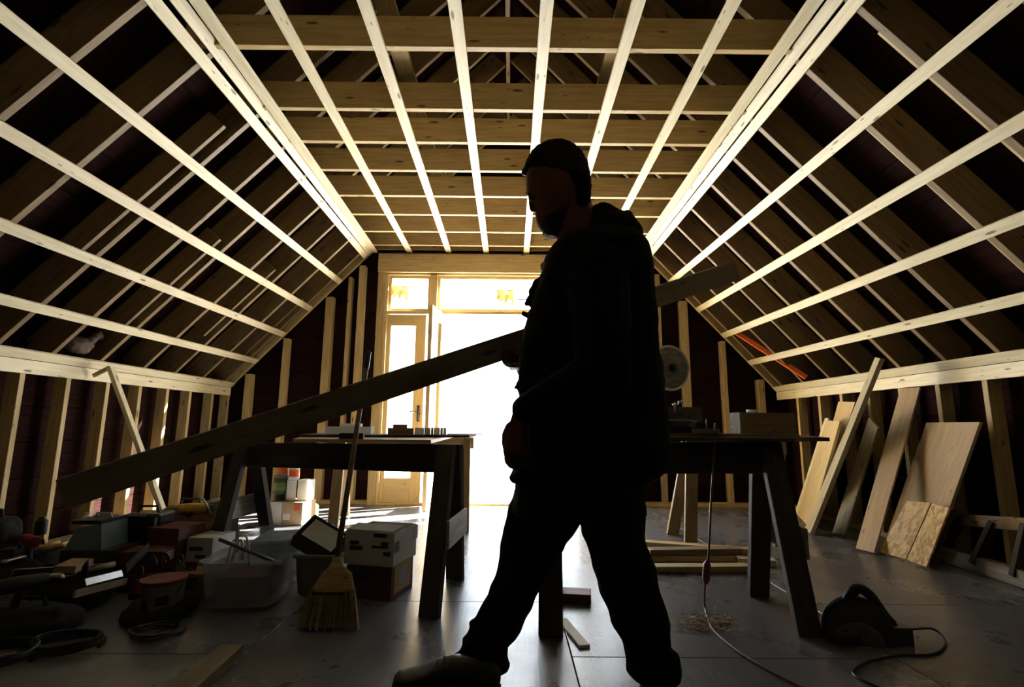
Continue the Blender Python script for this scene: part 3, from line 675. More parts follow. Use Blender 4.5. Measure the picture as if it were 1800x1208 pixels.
# ---------------- broom
br = thing('broom', 'corn broom leaning on the left table, bristles down on the floor', 'broom', G(580, 1108))
top, neck = P(648, 619, 2.62), P(592, 985, 2.42)
m = MB(); m.tube([neck, top], [.013, .012], 10); m.build('handle', frdk, br, True)
m = MB(); m.tube([top.lerp(neck, .09), top, top+(top-neck).normalized()*.004], [.0145, .0145, .010], 10); m.build('grip', blk, br, True)
Yb = 2.35
def brow(v, l, r, hd, Y=None): return ell((l, v), (r, v), Y or Yb, hd, 20, 3)
m = MB(); m.loft([brow(978, 586, 599, .012, 2.42), brow(995, 580, 603, .016, 2.40), brow(1008, 566, 618, .022, 2.38), brow(1040, 546, 624, .028, 2.36)]); m.build('shoulder', straw, br, True, angle=50)
m = MB(); rnd = random.Random(3)
for k in range(150):
    a = rnd.random(); q = P(545+a*80, 1036, 2.36+rnd.uniform(-.025, .025)); e = P(524+a*109, 1106+rnd.uniform(-5, 5)+a*4, 2.34+rnd.uniform(-.05, .03)); e.z = max(e.z, .004)
    m.tube([q, q.lerp(e, .5)+V((0, 0, .003)), e], .0042, 4)
m.build('bristles', straw, br)['kind'] = 'stuff'
m = MB(); m.loft([brow(1038, 545, 625, .030, 2.36), brow(1042, 543.5, 625.5, .031, 2.36)]); m.build('stitching', ink, br, True)
# ---------------- cartons and bin beside the broom
def rot(a): return Matrix.Rotation(a, 4, 'Z')
def cartonbox(name, label, c, size, rz, mat, group=None, open_=False, prints=(), flaps=False, tape=True):
    """c: centre of the base"""
    l, w_, h = size; t = thing(name, label, 'box', c, group, rz); mw = WM[t.name]; th = .005
    def b(nm, cc, s, mt=mat, R=None): return link(nm, box_mesh(*s, mt, .001), None, t, mw @ Matrix.Translation(V(cc)) @ (R or Matrix.Identity(4)))
    b('base', (0, 0, th/2), (l, w_, th))
    for s in (-1, 1): b('side', (0, s*(w_/2-th/2), h/2), (l, th, h)); b('side', (s*(l/2-th/2), 0, h/2), (th, w_-2*th, h))
    if open_:
        b('flap', (0, -w_/2-.0, h+.0), (l*.96, w_*.42, th), R=Matrix.Translation(V((0, w_*.20, .012))) @ Matrix.Rotation(math.radians(6), 4, 'X'))
        b('flap', (0, w_/2, h), (l*.96, w_*.42, th), R=Matrix.Rotation(math.radians(-152), 4, 'X') @ Matrix.Translation(V((0, w_*.21, 0))) )
    else:
        for s in (-1, 1): b('flap', (0, s*w_/4, h+th/2), (l, w_/2-.002, th))
        if tape: b('tape', (0, 0, h+th+.001), (l, .05, .001), card if mat is not card else plyw)
    for (face, px_, pz, pw, ph, pm) in prints:
        if face == 'f': b('print', (px_, -w_/2-.001, pz), (pw, .001, ph), pm)
        else: b('print', (l/2+.001, px_, pz), (.001, pw, ph), pm)
    return t
a, b_ = G(688, 1060), G(729, 1031)
dv = (b_-a); dv.z = 0; bd_ = dv.length; dv.normalize(); lv = V((-dv.y, dv.x, 0))
fw_ = .27; r1 = math.atan2(-lv.y, -lv.x); ctr = a+dv*bd_/2+lv*fw_/2
z1_ = P(688, 998, a.y).z
cartonbox('carton', 'maroon printed carton under the white carton by the broom', (ctr.x, ctr.y, 0), (fw_-.02, bd_-.02, z1_-.012), r1, cardr, 'pair of stacked cartons', prints=[('f', -.03, .11, .11, .05, ink), ('s', 0, .09, bd_*.7, .13, cardy), ('s', 0, .09, .07, .07, bluep)])
hw_ = P(688, 938, a.y).z-z1_
cartonbox('carton', 'white carton with its top flaps half open, on the maroon carton by the broom', (ctr.x, ctr.y, z1_), (fw_, bd_, hw_), r1, cardw, 'pair of stacked cartons', True,
          prints=[('f', -.08, .105, .05, .018, ink), ('f', -.07, .08, .07, .018, ink), ('f', .06, .09, .09, .012, ink), ('f', .085, .10, .04, .03, ink), ('f', .06, .145, .07, .018, ink), ('f', .10, .06, .04, .02, ink), ('s', -.1, .09, .05, .05, ink), ('s', .12, .12, .05, .07, redp)])
def tote(name, label, c, size, rz, mat, lip=.014, group=None, wall=.004, taper=.86, cat='bin'):
    l, w_, h = size; t = thing(name, label, cat, c, group, rz); mw = WM[t.name]
    def rr_(sx, z, n=24, p=6):
        o = []
        for k in range(n):
            a = 2*math.pi*k/n; o.append(V((math.copysign(abs(math.cos(a))**(2/p), math.cos(a))*l/2*sx, math.copysign(abs(math.sin(a))**(2/p), math.sin(a))*w_/2*sx, z)))
        return o
    m = MB(); m.loft([rr_(taper*.9, 0), rr_(taper, .012), rr_(1, h), rr_(1-2*wall/l*1.4, h), rr_(taper-.03, .016), rr_(taper*.85, .012)], True); m.v = [tuple(mw @ V(p)) for p in m.v]; m.build('tub', mat, t, True, angle=40)
    m = MB(); m.loft([rr_(1.0, h-.018), rr_(1+lip*2/l, h-.014), rr_(1+lip*2/l, h), rr_(1.0, h+.003)], False); m.v = [tuple(mw @ V(p)) for p in m.v]; m.build('rim', mat, t, True, angle=40)
    return t
g1 = G(553, 1050); tote('storage_bin', 'grey bin behind the broom head holding a black tool case', (g1.x, g1.y+.12, 0), (.24, .26, .20), -.05, plain('drab_plastic', (.25, .25, .20), .5))
tc = thing('tool_case', 'open black tool case with a pale lining tipped in the grey bin', 'case', (g1.x, g1.y+.10, .18))
mw_ = Matrix.Translation(V((g1.x-.02, g1.y+.10, .25))) @ Matrix.Rotation(.5, 4, 'Y') @ Matrix.Rotation(.5, 4, 'X')
link('shell', box_mesh(.24, .20, .07, blk, .01), None, tc, mw_); link('lining', box_mesh(.18, .13, .006, whitep, .002), None, tc, mw_ @ Matrix.Translation(V((0, 0, .037))))
for s in (-1, 1): link('catch', box_mesh(.02, .03, .02, steel, .003), None, tc, mw_ @ Matrix.Translation(V((.125, s*.05, .02))))
# clear totes with contents
g2 = G(405, 1078); t1 = tote('clear_tote', 'clear plastic tote at the pile front with wire handles sticking out', (g2.x, g2.y+.16, 0), (.36, .34, .22), .1, clear)
g3 = G(468, 1040); t2 = tote('clear_tote', 'larger clear bluish tote behind the one with wire handles', (g3.x-.02, g3.y+.28, 0), (.44, .42, .24), .15, clear)
box('folded_tarp', (g3.x-.02, g3.y+.28, .19), (.34, .32, .06), bluep, None, .15, .01); tag(bpy.data.objects['folded_tarp'], 'folded pale blue sheet lying in the larger clear tote', 'sheet')
hk = MB()
for (u0, u1, v0, vt) in ((404, 438, 1004, 942), (398, 426, 990, 950)):
    A_, B_ = P(u0, v0, g2.y+.14), P(u1, v0-6, g2.y+.22); T_ = P((u0+u1)/2+6, vt, g2.y+.18)
    pts = [A_, A_.lerp(T_, .6)+V((-.01, 0, .03)), T_+V((-.02, 0, 0)), T_+V((.015, 0, .0)), B_.lerp(T_, .6)+V((.012, 0, .03)), B_]
    hk.tube(pts, .006, 8)
tag(hk.build('wire_hoop', whitep, None, True), 'pale wire hoops standing up out of the front clear tote', 'hoop')
box('red_carton', (g2.x, g2.y+.16, .09), (.24, .22, .10), cardr, None, .2, .002); tag(bpy.data.objects['red_carton'], 'small dark red carton inside the front clear tote', 'box')
m = MB(); q = V((g2.x, g2.y+.16, .16)); m.tube([q+V((-.16, -.02, .13)), q+V((.12, .05, .0))], .009, 8); tag(m.build('metal_bar', dsteel, None, True), 'thin metal bar slanting across the front clear tote', 'bar')
# ---------------- bucket
def bucket(label, c, r, h, mat, rim, pr=True, name='bucket'):
    t = thing(name, label, 'bucket', c); m = MB(); c = V(c)
    m.lathe(c, [(r*.86, 0), (r*.87, .004), (r, h), (r*.96, h), (r*.84, .01), (.001, .008)], 28); m.build('body', mat, t, True, angle=40)
    m = MB(); m.lathe(c+V((0, 0, h*.90)), [(r*.99, 0), (r*1.05, .002), (r*1.07, h*.11), (r*1.0, h*.12)], 28); m.build('rim', rim, t, True, angle=40)
    m = MB(); m.tube([c+V((r*1.05*math.cos(a), -r*.35*math.sin(a)-.01, h*.93-r*.9*math.sin(a))) for a in [math.pi*k/12 for k in range(13)]], .003, 6); m.build('bail', dsteel, t, True)
    if pr:
        for (a0, z0, aw, ah) in ((-2.2, h*.30, .5, h*.28), (-1.3, h*.45, .6, h*.22), (-1.3, h*.20, .4, h*.12)):
            m = MB(); rr2 = lambda z: r*(.87+.13*z/h)+.0012; m.loft([[c+V((rr2(z)*math.cos(a0+aw*k/6), rr2(z)*math.sin(a0+aw*k/6), z)) for k in range(7)] for z in (z0, z0+ah)], False, False); m.build('print', ink, t)
    return t
g4 = G(253, 1104); bucket('white printed bucket with a red rim at the front of the tool pile', (g4.x, g4.y+.10, 0), .085, .17, plain('bucket_white', (.26, .25, .22), .5), redp)
# ---------------- the pile on the left
def at(u, v, up_=0.0, Y=None):
    g = G(u, v); return g if Y is None else P(u, v, Y)
def pbox(name, label, cat, u0, v0, u1, v1, Y, dep, mat, rz=0, z0=None, bev=.004):
    """box whose face fills the pixel rectangle at depth Y; sits on z0 or the height read"""
    a, b = P(u0, v0, Y), P(u1, v1, Y); lo = b.z if z0 is None else z0; h = a.z-lo; w_ = b.x-a.x
    o = box(name, ((a.x+b.x)/2, Y+dep/2, lo+h/2), (w_, dep, h), mat, None, rz, bev); o.name = name; return tag(o, label, cat)
Yp = 3.0
# crates and boxes which carry the upper things
cartonbox('carton', 'dark maroon carton in the middle of the tool pile', (P(284, 960, 2.9).x, 3.02, P(300, 990, 2.9).z), (.19, .2, P(300, 932, 2.9).z-P(300, 990, 2.9).z), -.15, cardr, tape=False)
cartonbox('carton', 'plain brown carton beneath the dark maroon one', (P(284, 960, 2.9).x, 3.04, 0), (.20, .24, P(300, 990, 2.9).z-.004), -.1, card, tape=False)
cartonbox('carton', 'white printed carton right of the maroon one in the pile', (P(352, 960, 2.95).x, 3.06, P(352, 990, 2.95).z), (.15, .2, P(352, 948, 2.95).z-P(352, 990, 2.95).z), -.1, cardw, prints=[('f', -.02, .07, .08, .02, ink), ('f', .01, .03, .06, .02, ink)], tape=False)
cartonbox('carton', 'dark carton under the white printed one in the pile', (P(352, 960, 2.95).x, 3.08, 0), (.18, .22, P(352, 990, 2.95).z-.004), -.1, cardr, tape=False)
cartonbox('carton', 'flat pinkish carton above the red-rimmed bucket', (P(238, 985, 2.75).x, 2.86, P(262, 1008, 2.75).z), (.20, .16, P(262, 975, 2.75).z-P(262, 1008, 2.75).z), .12, cardr, prints=[('s', 0, .06, .1, .05, cardw)], tape=False)
pbox('wooden_crate', 'dark crate carrying the flat pinkish carton', 'crate', 205, 1010, 262, 1090, 2.76, .2, dkwd, .1, 0)
# blue grey case
t = thing('tool_box', 'blue grey tool box with sloping lid on the tool pile', 'tool box', P(188, 965, 2.85)); q0, q1 = P(112, 967, 2.78), P(178, 967, 2.78)
zt_ = P(190, 922, 2.78).z; m = MB(); m.prism([V((q0.x, q0.y, q0.z)), V((q1.x, q1.y, q0.z)), V((q1.x-.015, q0.y, zt_)), V((q0.x+.05, q0.y, zt_-.02))], (0, .2, 0)); m.build('body', bluep, t)
m = MB(); m.box(V(((q0.x+q1.x)/2, q0.y+.1, zt_+.008)), (.15, .2, .02)); m.build('lid', blk, t); m = MB(); m.tube([V((q0.x+.06, q0.y+.1, zt_+.015)), V((q0.x+.07, q0.y+.1, zt_+.04)), V((q1.x-.05, q0.y+.1, zt_+.04)), V((q1.x-.04, q0.y+.1, zt_+.015))], .006, 8); m.build('handle', steel, t, True)
pbox('wooden_crate', 'dark crate under the blue grey tool box', 'crate', 105, 968, 182, 1060, 2.76, .28, dkwd, .0, 0)
# black case
t = thing('tool_case', 'black case with a steel edge and a handle right of the blue grey box', 'case', P(240, 960, 3.0)); a, b = P(212, 905, 2.95), P(268, 962, 2.95)
box('shell', ((a.x+b.x)/2, 3.05, (a.z+b.z)/2), (b.x-a.x, .16, a.z-b.z), blk, t, .05, .012); m = MB(); m.tube([V((a.x+.04, 3.03, a.z)), V((a.x+.05, 3.03, a.z+.035)), V((b.x-.05, 3.03, a.z+.035)), V((b.x-.04, 3.03, a.z))], .007, 8); m.build('handle', blk, t, True)
box('edge_strip', (b.x-.008, 2.965, (a.z+b.z)/2), (.012, .006, (a.z-b.z)*.8), steel, t, .05); box('edge_strip', ((a.x+b.x)/2-.02, 2.965, a.z-.006), ((b.x-a.x)*.5, .006, .008), steel, t, .05)
pbox('wooden_crate', 'tall dark crate under the black case with the steel edge', 'crate', 205, 962, 272, 1000, 2.98, .24, dkwd, 0, 0)
# tool bag with yellow drill
def bag(label, c, s, mat, strap_m=None):
    t = thing('tool_bag', label, 'bag', (c[0], c[1], 0)); c = V(c); m = MB(); l, w_, h = s
    R = lambda z, sx, sy: [V((c.x+math.copysign(abs(math.cos(a))**.6, math.cos(a))*l/2*sx, c.y+math.copysign(abs(math.sin(a))**.6, math.sin(a))*w_/2*sy, c.z+z)) for a in [2*math.pi*k/20 for k in range(20)]]
    m.loft([R(0, .92, .92), R(h*.1, 1, 1), R(h*.6, 1.03, .95), R(h*.9, .9, .6), R(h, .8, .3)]); me = remesh(m, .012, .012, 12, 3); link('body', me, mat, t)
    m = MB(); m.tube([c+V((-l*.2, 0, h*.9)), c+V((-l*.16, 0, h*1.25)), c+V((l*.16, 0, h*1.25)), c+V((l*.2, 0, h*.9))], .009, 8); m.build('handle', strap_m or blkr, t, True); return t
p = P(330, 935, 3.3); bag('ochre and black tool bag on the back of the pile below the slanting board', (p.x-.03, 3.35, P(320, 935, 3.3).z), (.34, .22, .15), plain('ochre_cloth', (.22, .13, .05), .8), dsteel)
pbox('wooden_crate', 'dark crate under the ochre tool bag', 'crate', 268, 937, 372, 1000, 3.26, .3, dkwd, 0, 0)
def drill(label, c, ang, mat, s=1.0):
    t = thing('cordless_drill', label, 'drill', c, None, ang); mw = WM[t.name]
    def mk(m, n_, mt): m.v = [tuple(mw @ V(p)*1) for p in m.v]; m.build(n_, mt, t, True, angle=40)
    m = MB(); m.lathe((0, 0, .0), [(.012, -.10), (.026, -.098), (.030, -.05), (.030, .03), (.024, .05)], 16, (1, 0, 0)); mk(m, 'motor_body', mat)
    m = MB(); m.lathe((.05, 0, 0), [(.020, 0), (.022, .01), (.020, .035), (.010, .05), (.004, .052), (.004, .09)], 14, (1, 0, 0)); mk(m, 'chuck', dsteel)
    m = MB(); m.tube([(-.03, 0, -.01), (-.04, 0, -.06), (-.045, 0, -.11)], [.018, .016, .02], 10); m.box(V((-.04, 0, -.13)), (.08, .055, .035)); mk(m, 'handle', blk); return t
drill('yellow drill lying on top of the ochre tool bag', P(348, 893, 3.28), .3, yelp)
m = MB(); q = P(380, 881, 3.4); m.lathe(q, [(.03, -.016), (.034, -.01), (.034, .01), (.03, .014)], 18); tag(m.build('tape_roll', paper, None, True, angle=40), 'small white tape roll at the back right of the pile', 'tape')
pbox('wooden_crate', 'small dark crate under the white tape roll', 'crate', 366, 884, 396, 960, 3.36, .14, dkwd, 0, 0)
m = MB(); a, b, c_ = P(345, 880, 3.22), P(358, 878, 3.22), P(372, 904, 3.22); m.tube([a, b, b.lerp(c_, .5), c_], .006, 8); tag(m.build('pry_bar', steel, None, True), 'bent steel bar beside the yellow drill', 'tool')
# smaller front things
cartonbox('carton', 'orange topped low carton in front of the maroon ones', (P(322, 1045, 2.6).x, 2.72, 0), (.13, .13, .12), -.2, plain('dusky_orange_carton', (.20, .09, .03), .8), tape=False, prints=[('f', 0, .08, .1, .06, ink)])
m = MB(); g = G(248, 1050); m.lathe(V((P(248, 1035, 2.72).x, 2.70, P(248, 1043, 2.72).z+.0)), [(.03, 0), (.034, .01), (.034, .05), (.02, .07)], 16); tag(m.build('red_jar', redp, None, True, angle=40), 'small red lidded jar standing above the red-rimmed bucket', 'jar')
pbox('toolbox_tray', 'low black tray the small red jar stands on', 'tray', 225, 1043, 290, 1100, 2.66, .12, blk, 0, 0)
for (u, Y, l, h, lab) in ((40, 2.7, .42, .17, 'black tool bag at the far left edge of the pile'), (150, 2.55, .40, .15, 'black tool bag in front of the blue grey box'), (105, 2.25, .36, .11, 'low black tool bag nearest the camera'), (20, 2.3, .34, .12, 'slumped black tool bag at the left edge in front'), (325, 2.45, .26, .08, 'flat black bag between the bucket and the front clear tote'), (95, 3.0, .36, .16, 'black tool bag behind, below the studs')):
    x = tp(u, Y, 0).x; bag(lab, (x, Y, 0), (l, .26, h), blkr)
m = MB(); q = tp(20, 2.75, .20); q = P(12, 950, 2.75)
bag('black bag lying on the far left heap with a red tool on it', (tp(22, 2.75, 0).x, 2.75, .24), (.24, .2, .13), blkr)
drill('red and black drill resting on the far left bag', P(48, 950, 2.78), 2.6, redp)
drill('black drill tipped over on the front bag', tp(105, 2.25, .20), .8, blk)
m = MB(); q = P(88, 962, 2.9); m.ball(q, .05, 12, .7, .45); m.ball(q+V((.05, 0, .005)), .03, 10, .8, .5); tag(m.build('work_glove', plain('tan_leather', (.55, .36, .12), .7), None, True), 'crumpled tan glove lying on the pile near the left wall', 'glove')
m = MB(); q = P(108, 952, 2.9); m.tube([q, q+V((.09, .02, .03))], .008, 8); tag(m.build('screwdriver', paper, None, True), 'pale rod beside the tan glove', 'tool')
m = MB(); q = P(112, 1008, 2.45); m.prism([q+V((-.05, 0, 0)), q+V((.05, 0, 0)), q+V((.05, .1, .01)), q+V((-.05, .1, .01))], (0, 0, .03)); tag(m.build('small_carton', card), 'little brown carton on the front black bags', 'box')
pbox('steel_plate', 'small shining steel plate at the left edge of the pile', 'tool', 0, 985, 14, 991, 2.6, .1, steel)
# coiled cords
def coil(label, c, r, n_, mat, rt=.006):
    m = MB(); rn = random.Random(int(c[0]*100)); pts = []
    for k in range(n_*16):
        a = k*math.pi/8; rr3 = r*(1+.12*math.sin(k*.37)+.05*rn.random()); pts.append(V((c[0]+rr3*math.cos(a), c[1]+rr3*.8*math.sin(a), c[2]+rt+k/16*rt*1.1+.004*math.sin(k*.9))))
    m.tube(pts, rt, 6); return tag(m.build('coiled_cord', mat, None, True), label, 'cord')
coil('black cord coiled on the floor in front of the pile', (tp(190, 2.15, 0).x, 2.12, 0), .11, 5, blk)
coil('thin coil of dark hose at the lower left of the pile', (tp(60, 2.0, 0).x, 2.0, 0), .13, 4, blk, .008)
coil('grey cord coiled beside the front clear tote', (tp(345, 2.35, 0).x, 2.25, 0), .09, 4, dsteel, .005)
# ---------------- paint cans and cartons near the end wall on the left
def can(label, cat, c, r, h, mat, lid, name='paint_can', bandm=None):
    t = thing(name, label, cat, c); c = V(c); m = MB(); m.lathe(c, [(r*.98, 0), (r, .004), (r, h-.004), (r*.97, h)], 24); m.build('body', mat, t, True, angle=40)
    m = MB(); m.lathe(c+V((0, 0, h)), [(r*.99, -.006), (r*1.03, -.003), (r*1.03, .004), (r*.9, .005), (r*.88, .001)], 24); m.build('lid', lid, t, True, angle=40)
    if bandm: m = MB(); m.lathe(c+V((0, 0, h*.2)), [(r*1.004, 0), (r*1.008, .001), (r*1.008, h*.45), (r*1.004, h*.46)], 24); m.build('label_band', bandm, t, True, angle=40)
Yc = 4.55
zz = lambda v, Y=Yc: P(500, v, Y).z
cartonbox('carton', 'brown carton with an orange mark on the floor under the cans', (P(514, 900, Yc).x, Yc+.12, 0), (.20, .24, zz(884)), -.1, card, prints=[('f', .05, .15, .05, .06, orgp), ('f', -.04, .07, .06, .05, paper)])
cartonbox('carton', 'narrow pale carton left of the brown one under the green can', (P(484, 900, Yc).x, Yc+.12, 0), (.12, .24, zz(884)), -.1, cardw)
z1 = zz(884)+.008
can('black can at the bottom of the left stack of cans', 'can', (P(484, 870, Yc).x, Yc+.1, z1), .055, zz(870)-z1-.008, blk, blk)
z2 = zz(870)
can('can with a green label above the black can', 'can', (P(484, 870, Yc).x, Yc+.1, z2), .062, zz(838)-z2-.008, plain('dark_green', (.06, .09, .03), .5), dsteel, bandm=grnp)
can('can with an orange label topmost of the left stack', 'can', (P(485, 870, Yc).x, Yc+.1, zz(838)), .052, .10, card, whitep, bandm=orgp)
can('white tub standing on the brown carton', 'tub', (P(505, 870, Yc).x, Yc+.08, z1), .04, zz(845)-z1-.008, whitep, whitep, 'tub')
can('small orange labelled can on the white tub', 'can', (P(511, 830, Yc).x, Yc+.08, zz(845)+.002), .045, .13, whitep, whitep, bandm=orgp)
cartonbox('carton', 'glaring white sunlit carton at the right of the cans', (P(524, 870, Yc).x+.02, Yc+.12, z1), (.10, .12, zz(845)-z1-.006), -.1, paper, tape=False)
m = MB(); q = G(541, 912); m.lathe(V((q.x, q.y+.1, 0)), [(.05, 0), (.055, .02), (.055, .10), (.03, .12)], 18); tag(m.build('green_roll', grnp, None, True, angle=40), 'small yellow green roll on the floor right of the cartons', 'roll')
# ---------------- lumber on the left
top = PX(194, 646, XL+.14); bot = G(282, 893); bot = PX(284, 893, XL+.75)
lt = thing('leaning_board', 'narrow pale board slanting against the left wall with a nailed stub', 'board', (bot.x, bot.y, 0))
d_ = (top-bot).normalized(); bot2 = bot-d_*(bot.z/d_.z-.01/d_.z)
board('board', bot2, top, .045, .03, (0, 1, 0), pine, lt); q = PX(165, 655, XL+.035); board('stub', top, PX(164, 661, XL+.03), .03, .02, up, fram, lt)
a, b = PX(0, 800, XL+.45), G(20, 935)
board('leaning_board', V((-3.06, 2.80, 1.0)), V((-2.98, 3.02, .02)), .09, .025, (0, 1, 0), pine); tag(bpy.data.objects['leaning_board.001'], 'short pale board leaning at the left edge of the picture', 'board')
q = thing('floor_stud', 'short sawn stud lying on the floor at the bottom left', 'board', G(360, 1170)); a, b = G(408, 1133, .038), G(318, 1210, .038); a.z = b.z = .02; b = a+(b-a)*1.25
board('stud', a, b, .089, .038, (1, 0, 0), plkm, q); bpy.context.view_layer.update(); o = lone(q); o.name = 'lumber'
# ---------------- dark bundle on the left plate
m = MB(); c = PP(150, 612, oL+nL*(-.05), nL)+V((-.05, 0, .02)); m.ball(c, .07, 14, 1.5, .9); m.tube([c+V((.03, 0, .0)), c+V((.05, .05, .05)), c+V((.05, .10, .10)), c+V((.03, .16, .08))], [.02, .028, .03, .02], 10)
me = remesh(m, .009, .01, 14, 3); tag(link('cloth_bundle', me, plain('dusky_cloth', (.10, .06, .04), .8)), 'dusky bundle tucked between the rafters above the left plate', 'bundle')
# ---------------- orange strip on the right slope
a, b = PP(1290, 582, oR-nR*.03, nR), PP(1418, 664, oR-nR*.03, nR); board('orange_level', a, b, .05, .022, nR, plain('orange_paint', (.85, .16, .03), .5)); tag(bpy.data.objects['orange_level'], 'orange strip standing beside the last rafters of the right slope', 'strip')
# ---------------- leaning sheet goods on the right
def lean(name, label, quad_b, top, w_, th, mat, cat='board', xoff=.03, group=None, cut=None, xt=None, parts=None, side=None):
    """quad_b pixel of the foot's centre on the floor; top pixel read on the plane x = xt (the wall face)"""
    b = G(*quad_b); t = PX(*top, xt if xt is not None else XR-xoff); d = (t-b).normalized()
    sd = V(side) if side else V((0, 1, 0)); y = (sd-d*sd.dot(d)).normalized(); z = d.cross(y); L = (t-b).length
    pts = [b-y*w_/2, b+y*w_/2, t+y*w_/2, t-y*w_/2] if not cut else [b-y*w_/2, b+y*w_/2, t+y*w_/2-d*cut[1], t-y*w_/2*cut[2]-d*0, t-y*w_/2-d*cut[0]]
    inv = Matrix((d, y, z)).transposed().to_4x4(); inv.translation = (b+t)/2
    m = MB(); m.prism([inv.inverted() @ p for p in pts], (0, 0, th)); me = m.mesh(); o = link(name, me, mat, None, inv); return tag(o, label, cat, group)
def leanq(name, label, BL, BR, TR, TL, mat, th, cat='board', zb=.012):
    """board through four pixels: feet on the floor, the top left pixel fixes a plane leaning to the right wall"""
    bl, br = G(*BL, zb), G(*BR, zb); tl = PX(*TL, XR-.05) if not isinstance(TL[0], tuple) else PX(*TL[0], TL[1])
    n = (br-bl).cross(tl-bl).normalized(); tr_ = PP(*TR, bl, n)
    d = (tl-bl).normalized(); y = ((br-bl)-d*(br-bl).dot(d)).normalized(); z = d.cross(y)
    if z.x < 0: z = -z
    M_ = Matrix((d, y, d.cross(y))).transposed().to_4x4(); M_.translation = (bl+tr_)/2
    off = M_.to_3x3().inverted() @ (z*th); m = MB(); m.prism([M_.inverted() @ p for p in (bl, br, tr_, tl)], off)
    return tag(link(name, m.mesh(), mat, None, M_), label, cat)
leanq('leaning_board', 'pale short board furthest from the camera in the right group', (1397, 902), (1405, 908), (1456, 735), ((1450, 735), XR-.06), pine, .02)
leanq('leaning_board', 'broad pale board with a square top beside the table end', (1401, 905), (1423, 928), (1476, 741), ((1452, 739), XR-.25), fram, .02)
leanq('leaning_board', 'pale board with an orange stained top behind the broad one', (1418, 905), (1432, 912), (1503, 707), ((1474, 706), XR-.12), fram, .02)
leanq('leaning_board', 'longest board, dark edged and reaching over the right plate', (1414, 930), (1424, 938), (1547, 630), ((1538, 628), XR-.34), palew, .03)
leanq('leaning_board', 'grey board with a slanted cut top in the right group', (1463, 936), (1484, 941), (1543, 752), ((1527, 733), XR-.06), palew, .02)
leanq('plywood_strip', 'tall narrow plywood strip reaching up to the right plate', (1504, 964), (1536, 972), (1617, 681), ((1583, 683), XR-.04), plyw, .015)
leanq('plywood_sheet', 'wide plywood sheet leaning behind the strand board', (1556, 950), (1636, 985), (1722, 742), ((1628, 743), XR-.04), plyw, .018)
leanq('strand_board', 'strand board piece with golden light in its colour, left of its twin in front of the plywood', (1545, 970), (1592, 983), (1636, 884), ((1594, 881), XR-.34), osb, .012)
leanq('strand_board', 'strand board piece right of its twin in front of the plywood', (1594, 984), (1628, 997), (1668, 893), ((1638, 884), XR-.34), osb, .012)
leanq('red_board', 'narrow dark red board at the right side of the strand boards', (1631, 990), (1638, 993), (1676, 893), ((1670, 891), XR-.30), red_w, .02)
# ---------------- wooden ladder frame lying at the right edge
ld = thing('wooden_ladder', 'low wooden ladder frame lying by the right wall', 'ladder', G(1720, 1000))
def bd2(n_, p, q, w_, t, side=(0, 0, 1), mat=gywd): return board(n_, p, q, w_, t, side, mat, ld)
yA, yB2 = 2.72, 2.10
A0 = G(1650, 985); A0.z = .05; A1 = A0+(G(1800, 1035)-G(1650, 985))*1.6; A1.z = .05
bd2('rail', A0, A1, .09, .035)
B0 = PX(1690, 914, 2.90); B1 = PX(1800, 922, 2.86); B1 = B0+(B1-B0)*1.7
bd2('rail', B0, B1, .07, .035, mat=frdk)
for k, s in enumerate((.02, .34, .62, .9)): bd2('rung', A0.lerp(A1, s)+V((0, .03, 0)), B0.lerp(B1, s), .07, .03, (1, 0, 0), dkwd)
for (u, v, w_) in ((1740, 960, .16), (1775, 975, .20)):
    q = G(u, v, .0); o = box('wood_scrap', (q.x+.15, q.y+.15, .03), (w_, .12, .05), card, None, .4); tag(o, 'pale scrap lying behind the ladder frame, %s' % ('left one' if u == 1740 else 'right one'), 'wood', 'scraps behind the ladder')
m = MB(); q = P(1692, 965, 2.75); q = G(1700, 972); m.ball(V((q.x, q.y, .022)), .022, 8, 1.2, .9); tag(m.build('paper_ball', paper, None, True), 'crumpled white paper on the floor inside the ladder frame', 'paper')
# ---------------- lumber on the floor, right of the man
for (u0, v0, u1, v1, z_, mt, lab) in ((1135, 1005, 1318, 1004, .019, fram, 'lumber length lying at the bottom front of the floor stack'), (1130, 985, 1290, 985, .019, fram, 'lumber length lying behind the front one in the floor stack'), (1130, 960, 1318, 974, .019, fram, 'rear lumber length of the floor stack, slightly askew'), (1140, 986, 1300, 984, .058, frdk, 'darker lumber length lying on top of the floor stack'), (1296, 990, 1362, 994, .019, pine, 'short pale lumber offcut at the right end of the floor stack')):
    a, b = G(u0, v0), G(u1, v1); a.z = b.z = z_; o = board('lumber', a, b, .085, .036, (0, 1, 0), mt); tag(o, lab, 'lumber', 'lumber lying on the floor')
# red topped block and pale strip between the legs
q = G(1014, 1060); o = box('wood_block', (q.x, q.y+.04, .022), (.15, .11, .042), red_w, None, -.15, .003); tag(o, 'flat red stained block on the floor between the man\'s legs', 'wood')
a, b = G(988, 1092), G(1028, 1140); a.z = b.z = .006; o = board('thin_strip', a, b, .045, .011, (1, 0, 0), pine); tag(o, 'bright pale strip on the floor beside the sawhorse foot', 'wood')
